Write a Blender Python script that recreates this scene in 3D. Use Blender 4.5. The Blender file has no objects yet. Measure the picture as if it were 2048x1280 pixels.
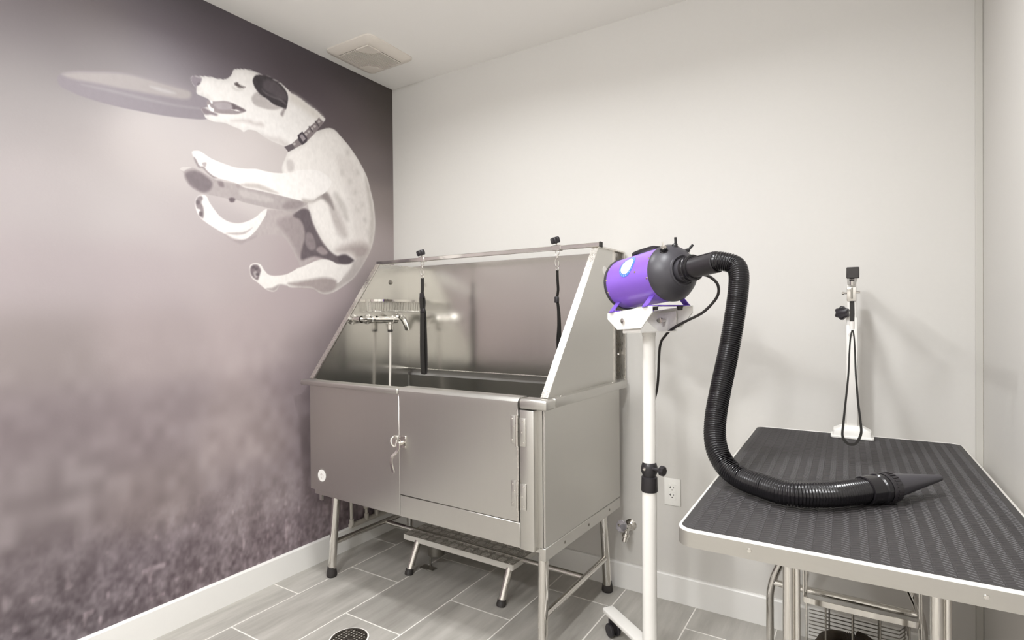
import bpy, bmesh, math, random
import numpy as np
from mathutils import Vector, Matrix

random.seed(7)
SC = bpy.context.scene
COL = SC.collection
PI = math.pi
H = 2.56            # ceiling height
XR = 2.662          # right wall
YB = -4.6           # wall behind the camera

# ---------------------------------------------------------------- camera
def cam_axes(yaw, pitch, roll):
    cy, sy, cp, sp = math.cos(yaw), math.sin(yaw), math.cos(pitch), math.sin(pitch)
    f = Vector((-sy * cp, cy * cp, sp)); r = Vector((cy, sy, 0)); u = r.cross(f)
    c, s = math.cos(roll), math.sin(roll)
    return c * r + s * u, -s * r + c * u, f
cd = bpy.data.cameras.new('camera'); cam = bpy.data.objects.new('camera', cd); COL.objects.link(cam)
_r, _u, _f = cam_axes(0.561412, -0.007163, -0.007537)
cam.matrix_world = Matrix(((_r.x, _u.x, -_f.x, 2.31936), (_r.y, _u.y, -_f.y, -2.39127), (_r.z, _u.z, -_f.z, 1.23241), (0, 0, 0, 1)))
cd.sensor_fit = 'HORIZONTAL'; cd.sensor_width = 36; cd.lens = 1110.78 / 2048 * 36; cd.clip_start = 0.02
SC.camera = cam

# ---------------------------------------------------------------- world, lamps, exposure
w = bpy.data.worlds.new('world'); SC.world = w; w.use_nodes = True
w.node_tree.nodes['Background'].inputs[0].default_value = (1, .98, .95, 1)
w.node_tree.nodes['Background'].inputs[1].default_value = 0.25
DOWNLIGHTS = [(.86, -1.05, 8.6), (1.93, -1.28, 10.5), (1.9, -3.35, 21), (.85, -3.5, 20)]     # recessed ceiling cans
LCOL = (.972, .985, 1)
for lx, ly, le in DOWNLIGHTS:
    ld = bpy.data.lights.new('downlight', 'AREA'); ld.shape = 'DISK'; ld.size = .16; ld.energy = le
    ld.color = LCOL; ld.spread = math.radians(158)
    lo = bpy.data.objects.new('downlight', ld); COL.objects.link(lo); lo.location = (lx, ly, H - .012)
for lx, ly, lz, le in [(1.45, -2.45, 2.36, 34)]:        # added fill light behind the camera, brightens ceiling and walls
    ld = bpy.data.lights.new('fill_light', 'POINT'); ld.energy = le; ld.color = LCOL; ld.shadow_soft_size = .11
    lo = bpy.data.objects.new('fill_light', ld); COL.objects.link(lo); lo.location = (lx, ly, lz)
SC.view_settings.view_transform = 'Standard'; SC.view_settings.look = 'None'
SC.view_settings.gamma = 1; SC.view_settings.use_curve_mapping = False
SC.view_settings.exposure = 0.63

# ---------------------------------------------------------------- materials
def lin(c):
    return tuple((x / 255 / 12.92 if x / 255 <= .04045 else ((x / 255 + .055) / 1.055) ** 2.4) for x in c)
MATS = {}
def mat(name, col, rough=.5, metal=0., noise=None, bump=None, var=0., rvar=0., **kw):
    """noise=(sx,sy,sz) stretch of object coords, var = colour variation, rvar = roughness variation, bump = (strength, distance)"""
    if name in MATS: return MATS[name]
    m = bpy.data.materials.new(name); m.use_nodes = True; nt = m.node_tree; N = nt.nodes; L = nt.links
    b = N['Principled BSDF']; c = lin(col)
    b.inputs['Base Color'].default_value = (*c, 1); b.inputs['Roughness'].default_value = rough; b.inputs['Metallic'].default_value = metal
    for k, v in kw.items():
        b.inputs[k].default_value = v
    if noise:
        tc = N.new('ShaderNodeTexCoord'); mp = N.new('ShaderNodeMapping'); mp.inputs['Scale'].default_value = noise
        L.new(tc.outputs['Object'], mp.inputs['Vector'])
        nz = N.new('ShaderNodeTexNoise'); nz.inputs['Scale'].default_value = 1; nz.inputs['Detail'].default_value = 5
        L.new(mp.outputs[0], nz.inputs['Vector'])
        if var:
            mx = N.new('ShaderNodeMix'); mx.data_type = 'RGBA'
            mx.inputs['A'].default_value = (*[x * (1 - var) for x in c], 1); mx.inputs['B'].default_value = (*[min(1, x * (1 + var)) for x in c], 1)
            L.new(nz.outputs[0], mx.inputs['Factor']); L.new(mx.outputs['Result'], b.inputs['Base Color'])
        if rvar:
            mr = N.new('ShaderNodeMapRange'); mr.inputs[1].default_value = .3; mr.inputs[2].default_value = .7
            mr.inputs[3].default_value = max(.02, rough - rvar); mr.inputs[4].default_value = rough + rvar
            L.new(nz.outputs[0], mr.inputs[0]); L.new(mr.outputs[0], b.inputs['Roughness'])
        if bump:
            bp = N.new('ShaderNodeBump'); bp.inputs['Strength'].default_value = bump[0]; bp.inputs['Distance'].default_value = bump[1]
            L.new(nz.outputs[0], bp.inputs['Height']); L.new(bp.outputs[0], b.inputs['Normal'])
    MATS[name] = m
    return m

M_WALL = mat('wall_paint', (207, 204, 199), .62, noise=(60, 60, 60), bump=(.06, .004), var=.012)
M_CEIL = mat('ceiling_paint', (242, 240, 236), .8, noise=(80, 80, 80), bump=(.05, .003))
M_TRIM = mat('white_trim_paint', (232, 230, 226), .38, noise=(30, 30, 30), var=.01)
M_TRIMG = mat('grey_trim_paint', (196, 193, 186), .45, noise=(30, 30, 30), var=.01)
M_GROUT = mat('grout', (232, 228, 221), .8, noise=(90, 90, 90), var=.05)
M_STEEL = mat('brushed_steel', (206, 204, 199), .36, 1., noise=(120, 120, 1.6), rvar=.018, var=.02)
M_STEELH = mat('brushed_steel_bright', (222, 218, 212), .30, 1., noise=(200, 200, 30), rvar=.06)
M_STEELW = mat('polished_panel_steel', (208, 206, 201), .20, 1., noise=(40, 40, 1.2), rvar=.012)
M_CHROME = mat('chrome', (222, 219, 214), .09, 1., noise=(12, 12, 12), rvar=.03)
M_DULLST = mat('dull_zinc', (150, 146, 139), .42, 1., noise=(60, 60, 60), rvar=.1)
M_ALU = mat('aluminium', (234, 231, 225), .42, .35, noise=(30, 200, 200), rvar=.08)
M_BAND = mat('table_band', (186, 183, 177), .4, .85, noise=(30, 200, 200), rvar=.06)
M_BARS = mat('tread_bar_polish', (232, 228, 222), .3, .35, noise=(50, 50, 50), rvar=.05)
M_TREAD = mat('tread_plate', (182, 177, 170), .45, .35, noise=(50, 50, 50), rvar=.1)
M_BLKRUB = mat('black_rubber', (44, 40, 38), .6, noise=(80, 80, 80), var=.15)
M_BLKPL = mat('black_plastic', (40, 37, 40), .36, noise=(60, 60, 60), var=.1)
M_BLKGL = mat('black_gloss', (26, 24, 27), .2, noise=(60, 60, 60), var=.1)
M_DOME = mat('charcoal_dome', (62, 60, 65), .42, noise=(90, 90, 90), var=.06)
M_WEB = mat('black_webbing', (36, 33, 30), .75, noise=(400, 400, 400), var=.2, bump=(.3, .001))
M_PURPLE = mat('purple_enamel', (138, 98, 205), .26, noise=(20, 20, 20), var=.02)
M_PURPLED = mat('purple_bracket', (122, 88, 196), .35, noise=(20, 20, 20), var=.02)
M_WHITEPL = mat('white_powdercoat', (235, 232, 227), .35, noise=(50, 50, 50), var=.012)
M_WHITEPLT = mat('white_plastic', (238, 236, 231), .4, noise=(50, 50, 50), var=.01)
M_STICK = mat('white_sticker', (240, 238, 234), .4, noise=(50, 50, 50), var=.01)
M_STICKG = mat('sticker_grey', (214, 209, 204), .5, noise=(50, 50, 50), var=.02)
M_BLUE = mat('sticker_blue', (70, 120, 225), .35, noise=(50, 50, 50), var=.02)
M_BLUEL = mat('sticker_blue_letter', (205, 226, 255), .4, noise=(50, 50, 50), var=.01)
M_LETTER = mat('letter_white', (216, 212, 206), .5, noise=(50, 50, 50), var=.01)
M_MAT = mat('rubber_mat', (52, 50, 50), .55, noise=(300, 300, 300), var=.18)
M_MATB = mat('rubber_mat_tread', (55, 52, 53), .5, noise=(300, 300, 300), var=.15)
M_HOSE = mat('hose_black', (22, 20, 23), .22, noise=(30, 30, 30), var=.1)
M_PIPE = mat('pvc_pipe', (196, 190, 180), .5, noise=(30, 30, 30), var=.03)
M_HOSEW = mat('grey_hose', (214, 208, 200), .35, noise=(30, 30, 30), var=.02)
M_SLOT = mat('slot_dark', (58, 54, 50), .7, noise=(30, 30, 30), var=.05)
M_VENT = mat('vent_plastic', (216, 209, 200), .5, noise=(30, 30, 30), var=.01)
M_VENTD = mat('vent_shadow', (96, 89, 82), .7, noise=(30, 30, 30), var=.03)
M_BRASS = mat('brass', (212, 198, 150), .3, 1., noise=(30, 30, 30), rvar=.05)
M_CRYSTAL = mat('clear_acrylic', (236, 232, 240), .08, noise=(30, 30, 30), var=.01, **{'Transmission Weight': .75, 'IOR': 1.45})
M_GREEN = mat('green_indicator', (40, 150, 105), .35, noise=(30, 30, 30), var=.02)
M_DRAIN = mat('drain_grate', (128, 122, 114), .45, 1., noise=(60, 60, 60), rvar=.1)
M_DRAINB = mat('drain_basin', (206, 200, 192), .6, noise=(60, 60, 60), var=.1)
M_BRISTLE = mat('brown_bristle', (52, 42, 30), .6, noise=(80, 80, 80), var=.3)

def tile_mat():
    m = bpy.data.materials.new('grey_stone_tile'); m.use_nodes = True; nt = m.node_tree; N = nt.nodes; L = nt.links
    b = N['Principled BSDF']; b.inputs['Roughness'].default_value = .36
    tc = N.new('ShaderNodeTexCoord'); oi = N.new('ShaderNodeObjectInfo'); mu = N.new('ShaderNodeMath'); mu.operation = 'MULTIPLY'; mu.inputs[1].default_value = 40
    L.new(oi.outputs['Random'], mu.inputs[0])
    ad = N.new('ShaderNodeVectorMath'); ad.operation = 'ADD'; L.new(tc.outputs['Object'], ad.inputs[0]); L.new(mu.outputs[0], ad.inputs[1])
    mp = N.new('ShaderNodeMapping'); mp.inputs['Scale'].default_value = (16, 2.2, 1); L.new(ad.outputs[0], mp.inputs['Vector'])
    n1 = N.new('ShaderNodeTexNoise'); n1.inputs['Scale'].default_value = 1; n1.inputs['Detail'].default_value = 7; n1.inputs['Roughness'].default_value = .62; L.new(mp.outputs[0], n1.inputs['Vector'])
    r = N.new('ShaderNodeValToRGB'); r.color_ramp.elements[0].position = .3; r.color_ramp.elements[1].position = .72
    r.color_ramp.elements[0].color = (*lin((150, 146, 139)), 1); r.color_ramp.elements[1].color = (*lin((186, 182, 175)), 1)
    L.new(n1.outputs[0], r.inputs[0])
    hs = N.new('ShaderNodeHueSaturation'); mr = N.new('ShaderNodeMapRange'); mr.inputs[3].default_value = .92; mr.inputs[4].default_value = 1.07
    L.new(oi.outputs['Random'], mr.inputs[0]); L.new(mr.outputs[0], hs.inputs['Value']); L.new(r.outputs[0], hs.inputs['Color']); L.new(hs.outputs[0], b.inputs['Base Color'])
    bp = N.new('ShaderNodeBump'); bp.inputs['Strength'].default_value = .08; bp.inputs['Distance'].default_value = .003; L.new(n1.outputs[0], bp.inputs['Height']); L.new(bp.outputs[0], b.inputs['Normal'])
    return m
M_TILE = tile_mat()

# ---------------------------------------------------------------- mesh helpers
def link(name, me, m, parent=None):
    o = bpy.data.objects.new(name, me); COL.objects.link(o)
    if m is not None: me.materials.append(m)
    if parent is not None: o.parent = parent
    return o
def fin(name, bm, m, parent=None, smooth=None):
    bmesh.ops.recalc_face_normals(bm, faces=bm.faces)
    me = bpy.data.meshes.new(name); bm.to_mesh(me); bm.free()
    if smooth:
        me.polygons.foreach_set('use_smooth', [True] * len(me.polygons)); me.set_sharp_from_angle(angle=math.radians(smooth))
    return link(name, me, m, parent)
def add_box(bm, x0, x1, y0, y1, z0, z1, bev=0., seg=2):
    t = bmesh.new()
    bmesh.ops.create_cube(t, size=1)
    for v in t.verts: v.co = Vector(((x0 + x1) / 2 + v.co.x * (x1 - x0), (y0 + y1) / 2 + v.co.y * (y1 - y0), (z0 + z1) / 2 + v.co.z * (z1 - z0)))
    if bev: bmesh.ops.bevel(t, geom=list(t.edges), offset=bev, segments=seg, affect='EDGES', profile=.5)
    merge(bm, t)
def merge(bm, t):
    mp = [bm.verts.new(v.co) for v in t.verts]; t.verts.index_update()
    for f in t.faces:
        try: bm.faces.new([mp[v.index] for v in f.verts])
        except ValueError: pass
    t.free()
def box(name, x0, x1, y0, y1, z0, z1, m, parent=None, bev=0., seg=2):
    bm = bmesh.new(); add_box(bm, x0, x1, y0, y1, z0, z1, bev, seg)
    return fin(name, bm, m, parent, 40 if bev else None)
def obox(bm, c, ax, ay, az, hx, hy, hz):
    """oriented box: centre, unit axes, half sizes"""
    c = Vector(c); ax = Vector(ax).normalized(); ay = Vector(ay).normalized(); az = Vector(az).normalized()
    v = [bm.verts.new(c + ax * hx * a + ay * hy * b + az * hz * d) for a in (-1, 1) for b in (-1, 1) for d in (-1, 1)]
    for q in ((0, 1, 3, 2), (4, 6, 7, 5), (0, 4, 5, 1), (2, 3, 7, 6), (0, 2, 6, 4), (1, 5, 7, 3)): bm.faces.new([v[i] for i in q])
def prism(bm, pts, axis, a0, a1):
    """polygon extruded along axis ('X','Y','Z'); pts in the other two coordinates"""
    def P(u, v, a): return {'X': (a, u, v), 'Y': (u, a, v), 'Z': (u, v, a)}[axis]
    A = [bm.verts.new(P(u, v, a0)) for u, v in pts]; B = [bm.verts.new(P(u, v, a1)) for u, v in pts]; n = len(pts)
    bm.faces.new(A[::-1]); bm.faces.new(B)
    for i in range(n): bm.faces.new((A[i], A[(i + 1) % n], B[(i + 1) % n], B[i]))
def prismo(name, pts, axis, a0, a1, m, parent=None, bev=0., smooth=None):
    bm = bmesh.new(); prism(bm, pts, axis, a0, a1)
    if bev: bmesh.ops.bevel(bm, geom=list(bm.edges), offset=bev, segments=2, affect='EDGES', profile=.5)
    return fin(name, bm, m, parent, 40 if bev else smooth)
def cr(pts, n=6, closed=False):
    """Catmull-Rom through points"""
    P = [Vector(p) for p in pts]; out = []; k = len(P)
    rng = range(k if closed else k - 1)
    for i in rng:
        g = (lambda j: P[j % k]) if closed else (lambda j: P[max(0, min(k - 1, j))])
        p0, p1, p2, p3 = g(i - 1), g(i), g(i + 1), g(i + 2)
        for s in range(n):
            t = s / n
            out.append(.5 * ((2 * p1) + (-p0 + p2) * t + (2 * p0 - 5 * p1 + 4 * p2 - p3) * t * t + (-p0 + 3 * p1 - 3 * p2 + p3) * t ** 3))
    if not closed: out.append(P[-1])
    return out
def add_sweep(bm, path, prof, closed=False, up=None, radii=None, cap=True):
    """sweep a closed 2D profile along a path (parallel transport, or fixed side vector `up`)"""
    P = [Vector(p) for p in path]; n = len(P); T = []
    for i in range(n):
        a = P[(i - 1) % n] if (closed or i > 0) else P[i]; b = P[(i + 1) % n] if (closed or i < n - 1) else P[i]
        d = (b - a); T.append(d.normalized() if d.length > 1e-9 else Vector((0, 0, 1)))
    if up is not None: U = Vector(up)
    else:
        U = Vector((0, 0, 1)) if abs(T[0].z) < .9 else Vector((1, 0, 0))
    rings = []; nrm = None
    for i in range(n):
        if up is not None or nrm is None: nrm = (U - T[i] * U.dot(T[i]))
        else: nrm = nrm - T[i] * nrm.dot(T[i])
        nrm.normalize(); s = T[i].cross(nrm); k = radii[i] if radii else 1
        rings.append([bm.verts.new(P[i] + nrm * u * k + s * v * k) for u, v in prof])
    m = len(prof)
    for i in range(n if closed else n - 1):
        A, B = rings[i], rings[(i + 1) % n]
        for j in range(m): bm.faces.new((A[j], A[(j + 1) % m], B[(j + 1) % m], B[j]))
    if cap and not closed:
        bm.faces.new(rings[0][::-1]); bm.faces.new(rings[-1])
def circ(r, n=12): return [(r * math.cos(2 * PI * i / n), r * math.sin(2 * PI * i / n)) for i in range(n)]
def tube(name, path, r, m, parent=None, seg=12, closed=False, radii=None):
    bm = bmesh.new(); add_sweep(bm, path, circ(r, seg), closed, None, radii)
    return fin(name, bm, m, parent, 50)
def ribbon(name, path, wdir, wd, th, m, parent=None, closed=False):
    """flat strap: width wd along wdir, thickness th"""
    bm = bmesh.new(); a, b = wd / 2, th / 2
    add_sweep(bm, path, [(a, b), (-a, b), (-a, -b), (a, -b)], closed, wdir)
    return fin(name, bm, m, parent, 35)
def add_lathe(bm, prof, org=(0, 0, 0), axis=(0, 0, 1), seg=24):
    """profile [(r,h)...] revolved around axis"""
    org = Vector(org); a = Vector(axis).normalized(); u = Vector((0, 0, 1)) if abs(a.z) < .9 else Vector((1, 0, 0))
    u = (u - a * u.dot(a)).normalized(); v = a.cross(u); rings = []
    for r, h in prof:
        if r < 1e-6: rings.append([bm.verts.new(org + a * h)])
        else: rings.append([bm.verts.new(org + a * h + (u * math.cos(2 * PI * i / seg) + v * math.sin(2 * PI * i / seg)) * r) for i in range(seg)])
    for A, B in zip(rings, rings[1:]):
        for i in range(seg):
            j = (i + 1) % seg
            if len(A) == 1 and len(B) == 1: continue
            if len(A) == 1: bm.faces.new((A[0], B[i], B[j]))
            elif len(B) == 1: bm.faces.new((A[i], A[j], B[0]))
            else: bm.faces.new((A[i], A[j], B[j], B[i]))
def lathe(name, prof, org, axis, m, parent=None, seg=24):
    bm = bmesh.new(); add_lathe(bm, prof, org, axis, seg)
    return fin(name, bm, m, parent, 40)
def star_knob(name, org, axis, R, t, m, parent, lobes=6, depth=.18):
    """lobed hand knob, thickness t along axis"""
    a = Vector(axis).normalized(); u = Vector((0, 0, 1)) if abs(a.z) < .9 else Vector((1, 0, 0))
    u = (u - a * u.dot(a)).normalized(); v = a.cross(u); org = Vector(org); bm = bmesh.new(); n = lobes * 8; rings = []
    for k, h in ((.86, 0), (1, .2), (1, .8), (.8, 1)):
        rings.append([bm.verts.new(org + a * (t * h) + (u * math.cos(2 * PI * i / n) + v * math.sin(2 * PI * i / n)) * R * k * (1 - depth / 2 + depth / 2 * math.cos(lobes * 2 * PI * i / n))) for i in range(n)])
    for A, B in zip(rings, rings[1:]):
        for i in range(n): bm.faces.new((A[i], A[(i + 1) % n], B[(i + 1) % n], B[i]))
    bm.faces.new(rings[0][::-1]); bm.faces.new(rings[-1])
    return fin(name, bm, m, parent, 40)
def thing(name, label, cat, loc=(0, 0, 0), rot=None, group=None):
    o = bpy.data.objects.new(name, None); COL.objects.link(o); o.empty_display_size = .05
    o.location = loc
    if rot is not None: o.rotation_euler = rot
    o['label'] = label; o['category'] = cat
    if group: o['group'] = group
    return o
def tag(o, label, cat, group=None):
    o['label'] = label; o['category'] = cat
    if group: o['group'] = group
    return o
def struct(o): o['kind'] = 'structure'; return o
_font_cache = {}
def glyph(ch):
    """flat mesh data of one letter of the built-in font, height about .7"""
    if ch not in _font_cache:
        cu = bpy.data.curves.new('glyph', 'FONT'); cu.body = ch; cu.resolution_u = 2; cu.align_x = 'CENTER'
        ob = bpy.data.objects.new('glyph', cu); COL.objects.link(ob); dg = bpy.context.evaluated_depsgraph_get()
        me = bpy.data.meshes.new_from_object(ob.evaluated_get(dg))
        _font_cache[ch] = ([v.co.copy() for v in me.vertices], [tuple(p.vertices) for p in me.polygons])
        bpy.data.objects.remove(ob); bpy.data.curves.remove(cu); bpy.data.meshes.remove(me)
    return _font_cache[ch]
MURAL=[
 ('disc',1,(141, 133, 139),0.0030,[(-1.6054,2.0514),(-1.6015,2.0654),(-1.5854,2.0803),(-1.5544,2.0974),(-1.5018,2.1153),(-1.4343,2.1380),(-1.3794,2.1500),(-1.3048,2.1564),(-1.2142,2.1613),(-1.1370,2.1678),(-1.0721,2.1589),(-1.0640,2.1368),(-1.0769,2.0998),(-1.0979,2.0657),(-1.1775,2.0454),(-1.2708,2.0292),(-1.3543,2.0207),(-1.4230,2.0150),(-1.4850,2.0137),(-1.5438,2.0170),(-1.5777,2.0243),(-1.5997,2.0318)]),
 ('disctop',1,(168, 160, 159),0.0093,[(-1.5910,2.0732),(-1.5544,2.0947),(-1.5019,2.1132),(-1.4343,2.1358),(-1.3795,2.1478),(-1.3048,2.1538),(-1.2143,2.1585),(-1.1607,2.1578),(-1.1767,2.1228),(-1.2984,2.1021),(-1.4094,2.0868),(-1.4843,2.0787),(-1.5575,2.0684)]),
 ('discglow',1,(186, 180, 182),0.0098,[(-1.3121,2.1276),(-1.2767,2.1340),(-1.2220,2.1333),(-1.2369,2.1264),(-1.2769,2.1226)]),
 ('discline',1,(155, 148, 152),0.0077,[(-1.5376,2.0577),(-1.4538,2.0699),(-1.3570,2.0770),(-1.2151,2.0889),(-1.0974,2.1099),(-1.0974,2.1050),(-1.2152,2.0810),(-1.3571,2.0678),(-1.4539,2.0610)]),
 ('fhthigh',1,(177, 167, 166),0.0060,[(-0.8420,1.7149),(-0.8037,1.7336),(-0.7379,1.7428),(-0.6692,1.7445),(-0.6118,1.7718),(-0.5227,1.7260),(-0.4931,1.6154),(-0.5247,1.5614),(-0.6297,1.4843),(-0.6579,1.5126),(-0.6854,1.5585),(-0.7193,1.6029),(-0.7527,1.6215),(-0.8179,1.6161),(-0.8744,1.5997),(-0.8800,1.6414)]),
 ('fhthighsh',1,(155, 144, 144),0.0170,[(-0.6973,1.7192),(-0.6267,1.7358),(-0.5911,1.6668),(-0.6069,1.5784),(-0.6294,1.5149),(-0.6646,1.5484),(-0.6987,1.6052),(-0.7390,1.6480),(-0.7652,1.6857)]),
 ('fhleg',1,(231, 226, 223),0.0026,[(-1.1474,1.7091),(-1.1385,1.7338),(-1.1204,1.7458),(-1.0996,1.7433),(-1.0883,1.7217),(-1.0684,1.6950),(-1.0416,1.6672),(-1.0086,1.6516),(-0.9689,1.6484),(-0.9279,1.6595),(-0.8795,1.6866),(-0.8482,1.7168),(-0.8216,1.7342),(-0.8263,1.7059),(-0.8488,1.6683),(-0.8740,1.6308),(-0.9048,1.5989),(-0.9288,1.5822),(-0.9524,1.5768),(-0.9869,1.5757),(-1.0204,1.5934),(-1.0746,1.6186),(-1.1154,1.6418),(-1.1342,1.6597),(-1.1451,1.6890)]),
 ('fhlegsh',1,(162, 152, 152),0.0088,[(-1.0204,1.5934),(-0.9869,1.5811),(-0.9524,1.5768),(-0.9229,1.5829),(-0.8743,1.6054),(-0.8806,1.5961),(-0.9290,1.5711),(-0.9497,1.5595),(-0.9813,1.5703)]),
 ('fhpaw',1,(142, 132, 134),0.0052,[(-1.1444,1.7096),(-1.1360,1.7327),(-1.1205,1.7406),(-1.1144,1.7303),(-1.1208,1.7136),(-1.1132,1.6941),(-1.1109,1.6684),(-1.1153,1.6496),(-1.1306,1.6603),(-1.1263,1.6816),(-1.1390,1.6874)]),
 ('body',1,(231, 226, 222),0.0036,[(-0.7040,2.0258),(-0.6655,2.0564),(-0.6224,2.0918),(-0.5929,2.1303),(-0.5172,2.1823),(-0.4383,2.2108),(-0.3648,2.1720),(-0.3226,2.1429),(-0.2708,2.0949),(-0.2266,2.0434),(-0.1996,2.0008),(-0.1800,1.9421),(-0.1592,1.8759),(-0.1479,1.7934),(-0.1488,1.7229),(-0.1668,1.6436),(-0.1937,1.5851),(-0.2330,1.5300),(-0.2785,1.4741),(-0.3228,1.4311),(-0.3785,1.3966),(-0.4324,1.3670),(-0.4885,1.3517),(-0.5311,1.3574),(-0.5724,1.3773),(-0.6382,1.3797),(-0.7150,1.3851),(-0.6726,1.4630),(-0.6297,1.4830),(-0.5405,1.5221),(-0.4464,1.5492),(-0.4699,1.5793),(-0.5238,1.6374),(-0.5611,1.6956),(-0.5900,1.7598),(-0.6042,1.8008),(-0.6681,1.8384),(-0.7159,1.8831),(-0.7384,1.9259),(-0.7353,1.9590),(-0.7214,1.9889)]),
 ('bellydark',1,(101, 91, 95),0.0088,[(-0.6800,1.7248),(-0.6336,1.7641),(-0.5900,1.7629),(-0.5721,1.7128),(-0.5426,1.6603),(-0.5049,1.6078),(-0.4581,1.5708),(-0.4097,1.5524),(-0.3300,1.5460),(-0.3346,1.5222),(-0.4143,1.5128),(-0.4863,1.5298),(-0.5630,1.5378),(-0.6365,1.5174),(-0.6301,1.5761),(-0.6150,1.6268),(-0.6202,1.6753),(-0.6414,1.7092)]),
 ('bellyl',1,(135, 124, 126),0.0075,[(-0.6060,1.6495),(-0.5692,1.6446),(-0.5511,1.5840),(-0.5849,1.5682),(-0.6103,1.5966)]),
 ('bellyl2',1,(149, 137, 138),0.0076,[(-0.5475,1.5718),(-0.5167,1.5938),(-0.4780,1.5657),(-0.5095,1.5501)]),
 ('flank',1,(220, 214, 210),0.0325,[(-0.4156,2.0804),(-0.3147,2.0846),(-0.2452,1.9983),(-0.2011,1.8827),(-0.1840,1.7672),(-0.2041,1.6466),(-0.2940,1.6504),(-0.3184,1.7819),(-0.3596,1.9084),(-0.4002,1.9990)]),
 ('flanksh',1,(191, 183, 180),0.0313,[(-0.4744,1.8612),(-0.4269,1.8177),(-0.3784,1.7466),(-0.3456,1.6713),(-0.3795,1.6540),(-0.4365,1.6994),(-0.4757,1.7584),(-0.4984,1.8186)]),
 ('thighw',1,(233, 228, 224),0.0153,[(-0.5600,1.7833),(-0.5215,1.8274),(-0.4750,1.8098),(-0.4519,1.7490),(-0.4287,1.6744),(-0.4375,1.6149),(-0.4693,1.6308),(-0.5232,1.6880),(-0.5604,1.7457)]),
 ('armpit',1,(144, 135, 133),0.0128,[(-0.5633,1.8171),(-0.5289,1.8513),(-0.4821,1.8726),(-0.4508,1.8396),(-0.4353,1.7904),(-0.4749,1.8226),(-0.5137,1.8351)]),
 ('rump',1,(170, 159, 156),0.0325,[(-0.4216,1.5840),(-0.3204,1.6273),(-0.2225,1.6377),(-0.1860,1.6067),(-0.2328,1.5472),(-0.2864,1.5496),(-0.3210,1.5736),(-0.3805,1.5748)]),
 ('tail',1,(185, 177, 174),0.0133,[(-0.2953,1.5421),(-0.2234,1.5686),(-0.2422,1.5190),(-0.2964,1.4541),(-0.3657,1.4104),(-0.4241,1.3817),(-0.4804,1.3731),(-0.4479,1.4196),(-0.3821,1.4426),(-0.3306,1.4923)]),
 ('taildark',1,(85, 76, 81),0.0093,[(-0.4097,1.5524),(-0.3638,1.5664),(-0.3256,1.5530),(-0.3041,1.5380),(-0.3389,1.5185),(-0.3812,1.5153),(-0.4060,1.5265)]),
 ('nhleg',1,(233, 228, 224),0.0029,[(-0.9102,1.4473),(-0.9051,1.4701),(-0.8819,1.4808),(-0.8561,1.4760),(-0.8376,1.4521),(-0.8137,1.4318),(-0.7748,1.4294),(-0.7212,1.4396),(-0.6726,1.4630),(-0.6225,1.4835),(-0.5405,1.5190),(-0.4706,1.5278),(-0.4144,1.5063),(-0.3818,1.4691),(-0.3906,1.4290),(-0.4319,1.4074),(-0.4955,1.4173),(-0.5569,1.4143),(-0.6308,1.3984),(-0.7116,1.3858),(-0.7555,1.3869),(-0.7743,1.3627),(-0.7952,1.3544),(-0.8285,1.3636),(-0.8707,1.3933),(-0.8997,1.4143)]),
 ('nhlegsh',1,(161, 150, 148),0.0125,[(-0.7149,1.3946),(-0.6450,1.4100),(-0.5643,1.4264),(-0.4875,1.4369),(-0.4236,1.4208),(-0.4404,1.3746),(-0.4963,1.3560),(-0.5424,1.3646),(-0.5872,1.3817),(-0.6524,1.3822)]),
 ('nhlegsh2',1,(171, 161, 160),0.0070,[(-0.7950,1.3736),(-0.7621,1.3895),(-0.7218,1.3883),(-0.7555,1.3839),(-0.7756,1.3626),(-0.7952,1.3561),(-0.8272,1.3665)]),
 ('nhpaw',1,(126, 114, 117),0.0057,[(-0.9065,1.4532),(-0.8942,1.4709),(-0.8697,1.4727),(-0.8545,1.4510),(-0.8610,1.4278),(-0.8705,1.4046),(-0.8918,1.4148),(-0.9037,1.4309)]),
 ('nhpaw2',1,(171, 162, 162),0.0045,[(-0.8916,1.4373),(-0.8762,1.4439),(-0.8703,1.4216),(-0.8827,1.4153)]),
 ('ffleg',1,(171, 162, 161),0.0026,[(-1.2054,1.8329),(-1.1946,1.8454),(-1.1599,1.8500),(-1.1244,1.8434),(-1.0776,1.8262),(-1.0399,1.8180),(-0.9611,1.8217),(-0.8657,1.8162),(-0.7702,1.8137),(-0.6685,1.8081),(-0.5968,1.8020),(-0.6335,1.7684),(-0.6763,1.7404),(-0.7379,1.7416),(-0.8036,1.7399),(-0.8665,1.7423),(-0.9269,1.7452),(-0.9723,1.7507),(-0.9793,1.7391),(-0.9953,1.7364),(-1.0075,1.7478),(-1.0407,1.7506),(-1.0784,1.7513),(-1.1152,1.7530),(-1.1458,1.7607),(-1.1707,1.7764),(-1.1892,1.8006),(-1.1929,1.8215)]),
 ('ffpaw',1,(124, 114, 117),0.0083,[(-1.1851,1.8192),(-1.1600,1.8372),(-1.1245,1.8372),(-1.0882,1.8187),(-1.0725,1.8009),(-1.0835,1.7724),(-1.1099,1.7571),(-1.1457,1.7659),(-1.1706,1.7841)]),
 ('ffpad',1,(110, 99, 103),0.0044,[(-1.0019,1.7499),(-0.9877,1.7578),(-0.9734,1.7538),(-0.9793,1.7397),(-0.9953,1.7370)]),
 ('fflegsh',1,(149, 139, 139),0.0097,[(-0.7034,1.7900),(-0.6259,1.8002),(-0.6334,1.7775),(-0.6831,1.7544),(-0.7377,1.7546)]),
 ('claw',1,(203, 197, 194),0.0020,[(-1.2054,1.8329),(-1.1946,1.8454),(-1.1599,1.8495),(-1.1799,1.8380),(-1.1908,1.8280)]),
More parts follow.
